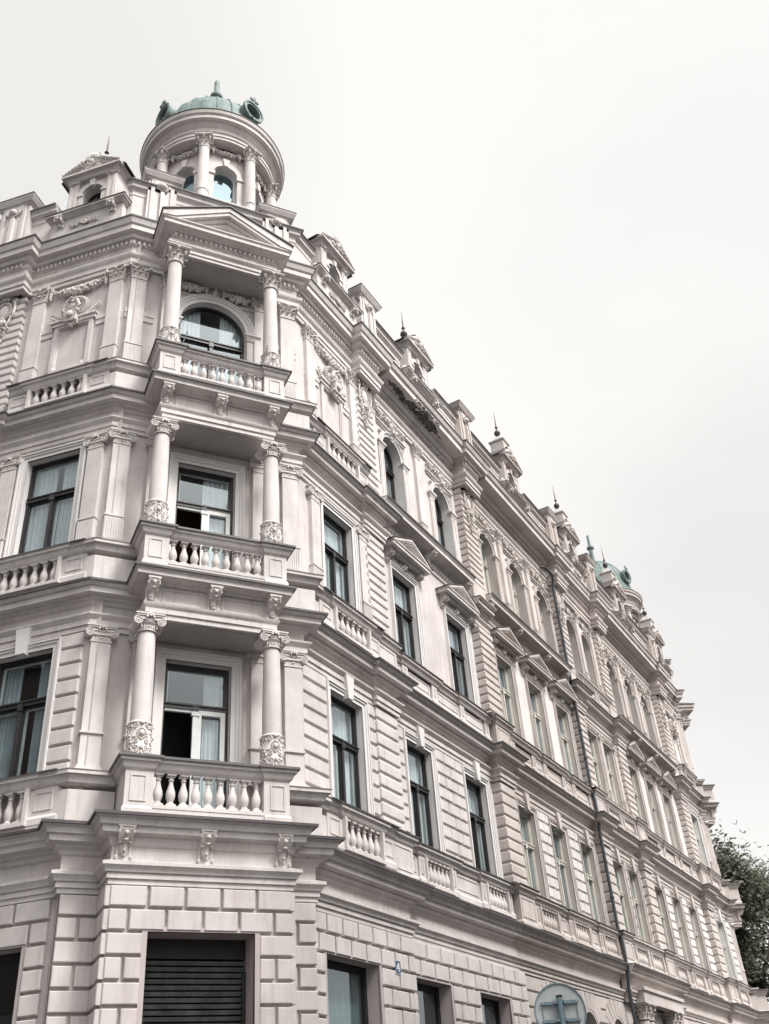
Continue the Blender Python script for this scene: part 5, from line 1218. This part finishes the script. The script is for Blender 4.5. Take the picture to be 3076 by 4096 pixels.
# downpipe
dp = MB(); px, py = PIPE+.02, YT-.30
dp.tube([FRt.P(px-.75, YT-.15, 20.25), FRt.P(px-.6, YT-.3, 20.28), FRt.P(px-.15, py-.1, 20.1), FRt.P(px-.02, py-.05, 19.9), FRt.P(px, py, 19.6), FRt.P(px, py, 12.0), FRt.P(px, py-.04, 11.6), FRt.P(px, py-.04, 10.9), FRt.P(px, py, 10.5), FRt.P(px, py, 7.6), FRt.P(px, py-.05, 7.4), FRt.P(px, py-.05, 6.4), FRt.P(px, py+.02, 6.0), FRt.P(px, py+.02, 0)], .052, 10)
for z in (18.6, 17.4, 14, 13, 9.6, 8.5, 5, 3.6): dp.lathe([(.052,z),(.07,z),(.07,z+.05),(.052,z+.05)], FRt.P(px, py if z > 7 else py+.02), 10)
part('downpipe', dp, 'pipe', B2)

B3 = thing('apartment_building', 'far tan building beyond the dark downpipe, ending in a distant green domed corner turret', 'building', (*FRt.P(40, 12)[:2], 0))
XE = MC-sR0
Q3, Q4, Q5 = (31.5, 32.3), (35.85, 36.7), (MC-Q1[1], MC-Q1[0]); MCx = (33.35, 34.95); RC2 = (38.0, 40.25, 42.5); EB = MC-16.3
w = MB()
wall(w, FRt, PIPE+.04, Q4[0]+.1, L1, 21.2, YT-.03, [(c, .54, 7.45, 10.03, 0) for c in MCx]+[(c, .54, 12.0, 14.62, 0) for c in MCx]+[((MCx[0]+MCx[1])/2+d, .5, 16.5, 19.2, .5) for d in (-.8, .8)])
wall(w, FRt, Q4[0], Q5[0]+.1, L1, 21.2, YT+.02, [(c, .56, 7.45, 10.03, 0) for c in RC2]+[(c, .56, 12.0, 14.62, 0) for c in RC2]+[(c, .52, 16.35, 19.2, .52) for c in RC2])
wall(w, FRt, Q5[0], XE+.3, L1, 21.2, YR, [(EB, .62, 7.45, 10.03, 0), (EB, .62, 12.0, 14.62, 0)])
part('wall', w, 'tanlight', B3)
bd = MB()
frac_bands(bd, FRt, Q3[1], Q4[0], 7.5, L2-.86, YT-.03, .29, [(c, .7, 7.3, 10.2, 0) for c in MCx]); frac_bands(bd, FRt, Q4[1], Q5[0], 7.5, L2-.86, YT+.02, .29, [(c, .74, 7.3, 10.2, 0) for c in RC2], joints=([39.0, 39.3, 41.2, 41.5], [39.15, 41.35]))
frac_bands(bd, FRt, Q5[1], XE, 7.5, L2-.86, YR, .29, [(EB, .79, 7.3, 10.2, 0)])
part('banded_rustication', bd, 'tanlight', B3)
# bay of paired windows
ym = YT-.03
for i, c in enumerate(MCx):
    for z0, z1, s in ((7.45, 10.03, 0), (12.0, 14.62, 9)): window(FRt, B3, c, .54, z0, z1, ym, wood='creamwood', seed=500+i+s, case='tan', cw=.14)
    window(FRt, B3, (MCx[0]+MCx[1])/2+(-.8, .8)[i], .5, 16.5, 19.2, ym, rise=.5, dp=.42, wood='creamwood', seed=520+i, case='tan', cw=.13)
    k = MB(); k.prism([(c-.08, 9.98), (c+.08, 9.98), (c+.14, 10.45), (c-.14, 10.45)], ym-.15, ym, FRt); part('keystone', k, 'tan', B3)
    inst('relief', AS['scroll_arch'], T2, B3, FRt.Mx(c, ym-.02, 19.4, .95, 1.1, .85))
    for L, zr in ((L1, 7.53), (L2, 11.98), (L3, 16.58)): balustrade(FRt, B3, c-.66, c+.66, ym-.20, L+.13, zr-.20, 6, T2 if L == L1 else T1, jamb=.07)
for x in (Q3[1]+.14, 34.15, Q4[0]-.14):
    pilaster(FRt, B3, x, .26, ym, .1, 11.95, 14.45, 'i', T1, T2); pilaster(FRt, B3, x, .26, ym, .1, 16.55, 19.42, 'c', T1, T2)
b = MB()
for L, zr in ((L1, 7.53), (L2, 11.98), (L3, 16.58)):
    b.box(Q3[1], Q4[0], ym-.25, ym, L, L+.13, FRt)
    for xa, xb in ((Q3[1], MCx[0]-.64), (MCx[0]+.64, MCx[1]-.64), (MCx[1]+.64, Q4[0])):
        if xb-xa > .05: pier(b, FRt, xa, xb, ym-.26, ym, L+.13, zr-.2)
    b.sweep([(-.0,zr-.2),(.03,zr-.18),(.05,zr-.13),(.07,zr-.08),(.11,zr-.07),(.11,zr-.02),(.13,zr),(-.3,zr)], pathw(FRt, [(Q3[1], ym-.25), (Q4[0], ym-.25)]))
part('parapet', b, T1, B3)
recess(B3, FRt, Q4[1]+.03, Q5[0]-.03, RC2, YT+.02, 'tanlight', T1, T2, 'creamwood', 600, ring_case='tan', hwin=.56)
bay(B3, FRt, EB, YR, 'tanlight', T1, T2, 'creamwood', seed=700)
for q in (Q3, Q4, Q5): qpier(B3, FRt, q[0], q[1], YR-.12, YT, T1, T1, T2)
def p3(yq, ym_, yr):
    return [(PIPE+.04, ym_), (Q3[0], ym_), (Q3[0], yq), (Q3[1], yq), (Q3[1], ym_), (Q4[0], ym_), (Q4[0], yq), (Q4[1], yq), (Q4[1], yr)]
def p4(yq, yr): return [(Q5[0], yr), (Q5[0], yq), (Q5[1], yq), (Q5[1], YR), (XE-.05, YR)]
cornice(B3, FRt, [(PIPE+.04, YR-.05), (36.95, YR-.05), (36.95, YR+.15), (Q5[0], YR+.15), (Q5[0], YR-.02), (XE-.05, YR-.02)], L1, pr_low, .42, T1); cornice(B3, FRt, p3(YR-.12, ym, YT+.02)+p4(YR-.12, YT+.02), L2, pr_mid, .40, T1)
cornice(B3, FRt, p3(YR-.12, ym, YT+.02), L3, pr_mid, .40, T1); cornice(B3, FRt, p4(YR-.12, YT+.02), L3, pr_mid, .40, T1)
cornice(B3, FRt, p3(YR-.30, ym-.1, YT+.02), L4, pr_top, .44, T1, TOPD, 'main_cornice'); cornice(B3, FRt, p4(YR-.30, YT+.02), L4, pr_top, .44, T1, TOPD, 'main_cornice')
cornice(B3, FRt, [(Q4[1]+.44, YT+.02), (Q5[0]-.44, YT+.02)], L4, pr_deep, .78, T1, DEEPD, 'main_cornice')
# portal with paired corinthian columns at street level and arches beyond
g = MB(); wall(g, FRt, PIPE+.04, XE+.3, -.1, L1, YR+.1, [(34.0, .85, 0, 5.1, .85)]+[(c, .52, 0, 4.85, .52) for c in (38, 40.25, 42.5, 46.2)]); part('ground_wall', g, 'tan', B3)
bl = MB(); blocks(bl, FRt, 36.6, XE, 0, 5.62, YR+.1, [(c, .7, 0, 5.0, 0) for c in (38, 40.25, 42.5, 46.2)], ln=.7); part('rusticated_blocks', bl, 'tan', B3)
pt_ = MB(); ring(pt_, FRt, outline(34.0, 1.0, 0, 5.25, 1.0), outline(34.0, .85, 0, 5.1, .85), YR+.0, YR+.1); reveal(pt_, FRt, outline(34.0, .85, 0, 5.1, .85), YR+.1, YR+.7)
pt_.box(32.0, 36.1, YR-.38, YR+.1, 5.62, 5.95, FRt); pt_.box(31.95, 36.15, YR-.44, YR+.1, 5.95, 6.05, FRt)
PT = part('portal', pt_, T1, B3); k = MB(); k.box(33.0, 35.0, YR+.6, YR+.65, 0, 5.2, FRt); part('door', k, 'black', PT)
for x in (32.3, 32.75, 35.25, 35.7):
    q = MB(); q.lathe([(.16,0),(.16,4.9),(.145,5.15)], FRt.P(x, YR-.15), 16); P = part('column', q, T1, PT); inst('capital', AS['cor_c'], T2, P, FRt.Mx(x, YR-.15, 5.18, .95, .95, 1))
for c in (38, 40.25, 42.5, 46.2):
    k = MB(); k.box(c-.52, c+.52, YR+.4, YR+.45, 0, 4.9, FRt); part('window', k, 'darkwood', B3)
# far corner, mirrored
FCm = mirrored(FC)
FLm = mirrored(FL)
chamfer(B3, FCm, FLm, FRt, YL, YR, False, T1, T1, T2, 'creamwood')
mir = lambda P: [FRt.P(MC-loc_(FRt, p)[0], loc_(FRt, p)[1])[:2] for p in P][::-1]
wpath(B3, mir([(XC+1.42, 16.2), (XC+2.09, 16.2), rpt(XC+2.09), FRt.P(sR0+.5, YR)[:2]]), L1, pr_low, .42, T1)
for L in (L2, L3): wpath(B3, mir([(XB-.02, YC), (XC+2.06, YC), rpt(XC+2.06), FRt.P(sR0+.5, YR)[:2]]), L, pr_mid, .40, T1)
wpath(B3, mir([(XB+.05, YC), (XC+2.06, YC), rpt(XC+2.06), FRt.P(sR0+.5, YR)[:2]]), L4, pr_top, .44, T1, TOPD, 'main_cornice')
pd = MB()
for L, zr in ((L1, 7.54), (L2, 12.0), (L3, 16.62)):
    for s in (-1, 1):
        pass
    pd.sweep([(.0,zr-.21),(.24,zr-.21),(.27,zr-.19),(.29,zr-.12),(.31,zr-.08),(.36,zr-.07),(.36,zr-.02),(.38,zr),(-.1,zr)], mir([(XC+1.36, YC), (XC+2.06, YC), rpt(XC+2.06), FRt.P(sR0+.25, YR)[:2]]))
    for L_, zz in ((L, zr),): pd.sweep([(.0,L),(.22,L),(.22,zr-.3),(0,zr-.3)], mir([(XC+1.36, YC), (XC+2.06, YC), rpt(XC+2.06), FRt.P(sR0+.3, YR)[:2]]))
part('pedestal', pd, T1, B3)
lw = MB(); wall(lw, FLm, -20, sL1+.3, -.1, 21.2, YL); part('side_wall', lw, T1, B3)
for a_, b_ in ((PIPE+.02, 33.3), (35.3, 39.35), (41.35, EB-1), (EB+1, XE-.1)): attic(B3, [FRt.P(a_, ar)[:2], FRt.P(b_, ar)[:2]], 22.72, T1)
attic(B3, mir([(XC-2.0, ac), (XC+2.06, ac)]), 22.9, T1)
for x in ((Q3[0]+Q3[1])/2+.1, (Q4[0]+Q4[1])/2, (Q5[0]+Q5[1])/2): attic_pier(FRt, B3, x, .42, ar-.22, 21.2, 23.2, T1, T2)
for x in (-1.5, 1.5): attic_pier(FCm, B3, XC+x, .36, ac-.12, 21.2, 23.1, T1, T2)
for x in (34.3, 40.35, EB): dormer(FRt, B3, x, YR-.33, T1, T2, 'creamwood', tan=True)
c = FC.P(4.47, 18.3); l = loc_(FRt, c); fc = FRt.P(MC-l[0]-.5, l[1]-.1); OCF = 48
lc = loc_(FCm, fc); turret(B3, FCm, lc[0], lc[1], full=True, far=True, m=T1, om=T2, tm=T1, oc=OCF)
rf = MB(); polyroof(rf, [FRt.P(PIPE, YT+.1)[:2], FRt.P(XE-.2, YT+.1)[:2], FCm.P(XC, YC+.2)[:2], FCm.P(XC-2, YC+.2)[:2], FRt.P(XE+2, 24)[:2], FRt.P(PIPE, 24)[:2]], 21.0, 21.35); part('roof', rf, 'flash', B3)
bk = MB()
for p, q in ((FRt.P(XE+2, 12), FRt.P(XE+2, 24)), (FRt.P(XE+2, 24), FRt.P(EDGE, 24))): bk.poly([(p[0],p[1],-.1), (q[0],q[1],-.1), (q[0],q[1],21.2), (p[0],p[1],21.2)])
part('party_wall', bk, 'tan', B3)
# ================================================================== small things, street, tree, added shading houses behind the viewpoint
def tag(o, label, cat, group=None, kind=None):
    if label: o['label'] = label
    if cat: o['category'] = cat
    if group: o['group'] = group
    if kind: o['kind'] = kind
    return o
# house number plate
M['enamel'] = mat('blue_enamel', (.02, .06, .16), .3, .1, 0, 5, .0); M['enamelwhite'] = mat('white_enamel', (.75, .76, .78), .4, .05, 0, 5, 0)
np_ = thing('house_number_plate', 'small blue enamel house number plate reading 4 on the rusticated wall', 'sign', FRt.P(17.6, YR-.06, 5.0))
b = MB(); b.box(17.5, 17.7, YR-.09, YR-.05, 4.88, 5.12, FRt); part('plate', b, 'enamel', np_)
b = MB(); ring(b, FRt, [(17.5,4.88),(17.5,5.12),(17.7,5.12),(17.7,4.88)], [(17.508,4.888),(17.508,5.112),(17.692,5.112),(17.692,4.888)], YR-.094, YR-.09, True)
for q in ([(.015,.0),(.015,.16),(.04,.16),(.04,.0)], [(-.05,.045),(-.05,.07),(.06,.07),(.06,.045)], [(-.05,.065),(.012,.16),(.036,.16),(-.02,.065)]): b.prism([(17.6+x-.005, 4.92+z) for x, z in q], YR-.098, YR-.09, FRt)
part('digit', b, 'enamelwhite', np_)
# flower pot behind the top balustrade
M['clay'] = mat('terracotta', (.36, .12, .07), .8, .15, 0, 8, .1)
fp_ = MB(); fp_.lathe([(0,0),(.08,0),(.115,.19),(.135,.19),(.135,.24),(.115,.24),(.1,.2),(0,.2)], (XC-.80, 15.78, L3+.42), 20)
o = part('flower_pot', fp_, 'clay', None); tag(o, 'terracotta flower pot behind the balusters of the topmost balcony', 'flower pot')
# two thin rods leaning out of the top balcony
for s, lab in ((-1, 'thin dark rod beside the left column of the top balcony'), (1, 'thin dark rod leaning against the right column of the top balcony')):
    b = MB(); x = XC+(-.98 if s < 0 else .86); b.tube([(x, 15.5, 16.55), (x+.17, 15.42, 17.25 if s < 0 else 17.45)], .014, 6); o = part('rod', b, 'pipe', None); tag(o, lab, 'rod')
# round traffic sign seen from the back
M['signback'] = mat('grey_sign_back', (.46, .49, .50), .5, .15, 0, 9, .05); M['signlight'] = mat('light_aluminium', (.3, .33, .34), .4, .1, 0, 9, 0); M['galv'] = mat('blue_grey_bracket', (.16, .24, .28), .5, .15, 0, 9, .05)
def ray(px, py):
    return r_*((px-1538)/3931.8)-u_*((py-2048)/3931.8)+f_
def at(px, py, dist):
    d = ray(px, py); h = math.hypot(d.x, d.y); return Vector((0, 0, 1.6))+d*(dist/h)
c = at(2241, 4046, 13.2); ang = math.atan2(c.x, c.y)-R(10)   # facing direction
fS = Fr((math.cos(-ang), -math.sin(-ang), math.sin(-ang), math.cos(-ang)), (c.x, c.y))
rS = .31
SG = thing('traffic_sign', 'round metal traffic sign seen from the back on a grey post', 'sign', (c.x, c.y, 0))
b = MB(); b.prism([(rS*math.cos(t), c.z+rS*math.sin(t)) for t in [j*math.pi/32 for j in range(64)]], 0, .012, fS); part('sign_disc', b, 'signback', SG)
b = MB(); n = 64; ring(b, fS, [(rS*math.cos(t), c.z+rS*math.sin(t)) for t in [j*2*math.pi/n for j in range(n+1)]], [((rS-.014)*math.cos(t), c.z+(rS-.014)*math.sin(t)) for t in [j*2*math.pi/n for j in range(n+1)]], -.02, .0); part('rim', b, 'galv', SG)
b = MB(); b.lathe([(rS*.115,0),(rS*.115,c.z+rS*.52),(0,c.z+rS*.52)], fS.P(0, -.075), 16); P = part('post', b, 'galv', SG); b = MB(); b.lathe([(rS*.125,c.z+rS*.46),(rS*.125,c.z+rS*.53),(0,c.z+rS*.54)], fS.P(0, -.075), 16); part('cap', b, 'black', P)
for z in (c.z+rS*.29, c.z-rS*.33):
    b = MB(); b.box(-rS*.72, rS*.72, -.05, -.012, z-rS*.055, z+rS*.055, fS)
    for s in (-1, 1): b.box(s*rS*.15-.01, s*rS*.15+.01, -.11, -.04, z-rS*.05, z+rS*.05, fS)
    P = part('bracket', b, 'galv', SG)
    q = MB()
    for s in (-1, 1): q.blob(fS.P(s*rS*.2, -.055, z), rS*.028); q.blob(fS.P(s*rS*.66, -.055, z), rS*.02)
    part('bolts', q, 'enamelwhite', P)
b = MB()
for s in (-1, 1): b.box(s*rS*.66-.006, s*rS*.66+.006, -.02, -.001, c.z-rS*.7, c.z+rS*.3, fS)
part('strap', b, 'signlight', SG)
# ground
M['road'] = mat('asphalt', (.05, .05, .052), .9, .2, 0, 8, .4, 60); M['pave'] = mat('stone_paving', (.12, .115, .11), .9, .15, .2, 6, .3, 20)
b = MB(); b.poly([(-600,-600,-.14),(900,-600,-.14),(900,900,-.14),(-600,900,-.14)]); tag(part('road', b, 'road', None), None, None, None, 'structure')
b = MB()
P = [FL.P(-60, YL-3)[:2], FL.P(inter(FL, YL-3, Y=13.0), YL-3)[:2], FRt.P(inter(FRt, YR-3.2, Y=13.0), YR-3.2)[:2], FRt.P(60, YR-3.2)[:2], FRt.P(60, 24)[:2], FL.P(-60, 30)[:2]]
n = len(P); b.poly([(x, y, 0) for x, y in P])
for i in range(3): b.poly([(*P[i], -.14), (*P[i+1], -.14), (*P[i+1], 0), (*P[i], 0)])
tag(part('pavement', b, 'pave', None), None, None, None, 'structure')
# unseen houses added behind the viewpoint to shade lower storeys and fill reflections
M['opp'] = mat('grey_ochre_render', (.26, .23, .20), .9, .08, .3, 2, .2, 30); M['opp2'] = mat('dull_rose_render', (.27, .22, .20), .9, .08, .3, 2, .2, 30)
def opp(label, x0, x1, y0, y1, h, fr, m):
    t = thing('apartment_building', label, 'building', fr.P((x0+x1)/2, (y0+y1)/2))
    ops = []; xs = x0+1.6
    while xs < x1-1.2:
        for z in range(4): ops.append((xs, .55, 1.2+z*3.9, 3.4+z*3.9, 0))
        xs += 2.6
    b = MB(); wall(b, fr, x0, x1, 0, h, y1, ops)
    for xa, ya, xb, yb in ((x0, y0, x0, y1), (x1, y0, x1, y1), (x0, y0, x1, y0)): b.poly([fr.P(xa, ya, 0), fr.P(xb, yb, 0), fr.P(xb, yb, h), fr.P(xa, ya, h)])
    for z in (4.6, h): b.box(x0-.1, x1+.1, y1, y1+.35, z-.3, z, fr)
    for o in ops:
        ring(b, fr, outline(o[0], .7, o[2]-.05, o[3]+.15), outline(*o[:4]), y1+.08, y1); reveal(b, fr, outline(*o[:4]), y1, y1-.25)
    part('wall', b, m, t)
    g = MB()
    for o in ops: g.poly([fr.P(x, y1-.24, z) for x, z in outline(*o[:4])])
    part('windows', g, 'darkwood', t)
    r = MB(); r.xprism([(y0-.3, h), (y1+.4, h), ((y0+y1)/2, h+2)], x0-.2, x1+.2, fr); part('roof', r, 'rust', t)
opp('unseen plain ochre-grey house added across the right-hand street, behind the viewpoint, to shade the lower storeys', 10, 31, -16, -4.2, OPH-2, FRt, 'opp')
opp('unseen dull rose house added across the left-hand street, behind the viewpoint, to shade the lower storeys', -60, -13, -16, -4, OPH-2, FL, 'opp2')
# tree
def tree(name, label, base, H, crown_r, crown_c, nleaf, seed, ls=.16, group=None):
    rg = random.Random(seed); t = thing(name, label, 'tree', base, group); bx = Vector(base); cc = bx+Vector(crown_c)
    b = MB(); tips = []
    def limb(p, d, ln, r, lev):
        pts = [p]; rr = [r]; q = p.copy(); n = 5
        for i in range(n):
            d = (d+Vector((rg.uniform(-.22,.22), rg.uniform(-.22,.22), rg.uniform(-.05,.16)))).normalized(); q = q+d*ln/n; pts.append(q.copy()); rr.append(r*(1-.6*(i+1)/n))
            if lev >= 2: tips.append((q.copy(), r))
        b.tube([tuple(x) for x in pts], rr, 6 if lev else 10)
        if lev < 4:
            for k in range(3 if lev else 5):
                i = rg.randint(2, n); a = rg.uniform(0, 6.28); e = rg.uniform(.35, .95)
                nd = (d*(1-e*.4)+Vector((math.cos(a)*e, math.sin(a)*e, rg.uniform(.0,.5)))).normalized(); limb(pts[i], nd, ln*rg.uniform(.55,.78), rr[i]*.75, lev+1)
    limb(bx, Vector((0, 0, 1)), H*.36, H*.022, 0)
    global FIRST
    T = part('trunk', b, 'bark', t)
    clumps = [q for q, r in tips]
    rg.shuffle(clumps)
    v = []; f = []
    sel = clumps
    per = max(1, nleaf//len(sel))
    for c in sel:
        s = rg.uniform(.25, .6)*H/16
        if rg.random() < .38: continue
        for k in range(per):
            o = Vector((rg.gauss(0, s), rg.gauss(0, s), rg.gauss(0, s*.6))); p = c+o
            u = Vector((rg.gauss(0,1), rg.gauss(0,1), rg.gauss(0,1))).normalized(); w_ = u.orthogonal().normalized(); z = ls*rg.uniform(.6,1.4)
            n = len(v); v += [tuple(p-u*z*.6), tuple(p+w_*z*.35), tuple(p+u*z*.6), tuple(p-w_*z*.35)]; f.append((n, n+1, n+2, n+3))
    m = MB(); m.v = v; m.f = f; FIRST = (T, part('crown', m, 'leaf', t))
M['bark'] = mat('bark', (.06, .048, .04), .9, .3, 0, 12, .5, 20)
M['leaf'] = mat('leaves', (.036, .052, .023), .6, .5, 0, 2.2, 0, col2=(.045, .036, .022))
tb = at(2990, 3700, 62)
TD = 60
tb = at(2985, 3900, TD)
tree('tree', 'leafy autumn tree rising beyond the far end of the tan building', (tb.x, tb.y, 0), 23.5, 5, (0, 0, 10), 60000, 5, ls=.24)
tree('tree', 'low dark tree filling the lowest gap beyond the far corner, under the tall autumn tree', (*at(3075, 3900, 68)[:2], 0), 13, 5, (0, 0, 6), 90000, 11, ls=.2)
row = thing('tree', 'street tree in the row along the far kerb, behind the viewpoint', 'tree', FRt.P(29, -3.5), 'trees along the far kerb')
for i, (s_, y_) in enumerate(((29, -3.5), (34, -4), (40, -3.5), (47, -4.5), (55, -4.5))):
    q = row if i == 0 else row.copy()
    if i: COL.objects.link(q)
    p = FRt.P(s_, y_); q.location = p; q.rotation_euler.z = i*1.3; q.scale = (.62, .62, .62)
    for c in FIRST: d = c.copy(); COL.objects.link(d); d.parent = q; d.matrix_basis = Matrix.Identity(4)
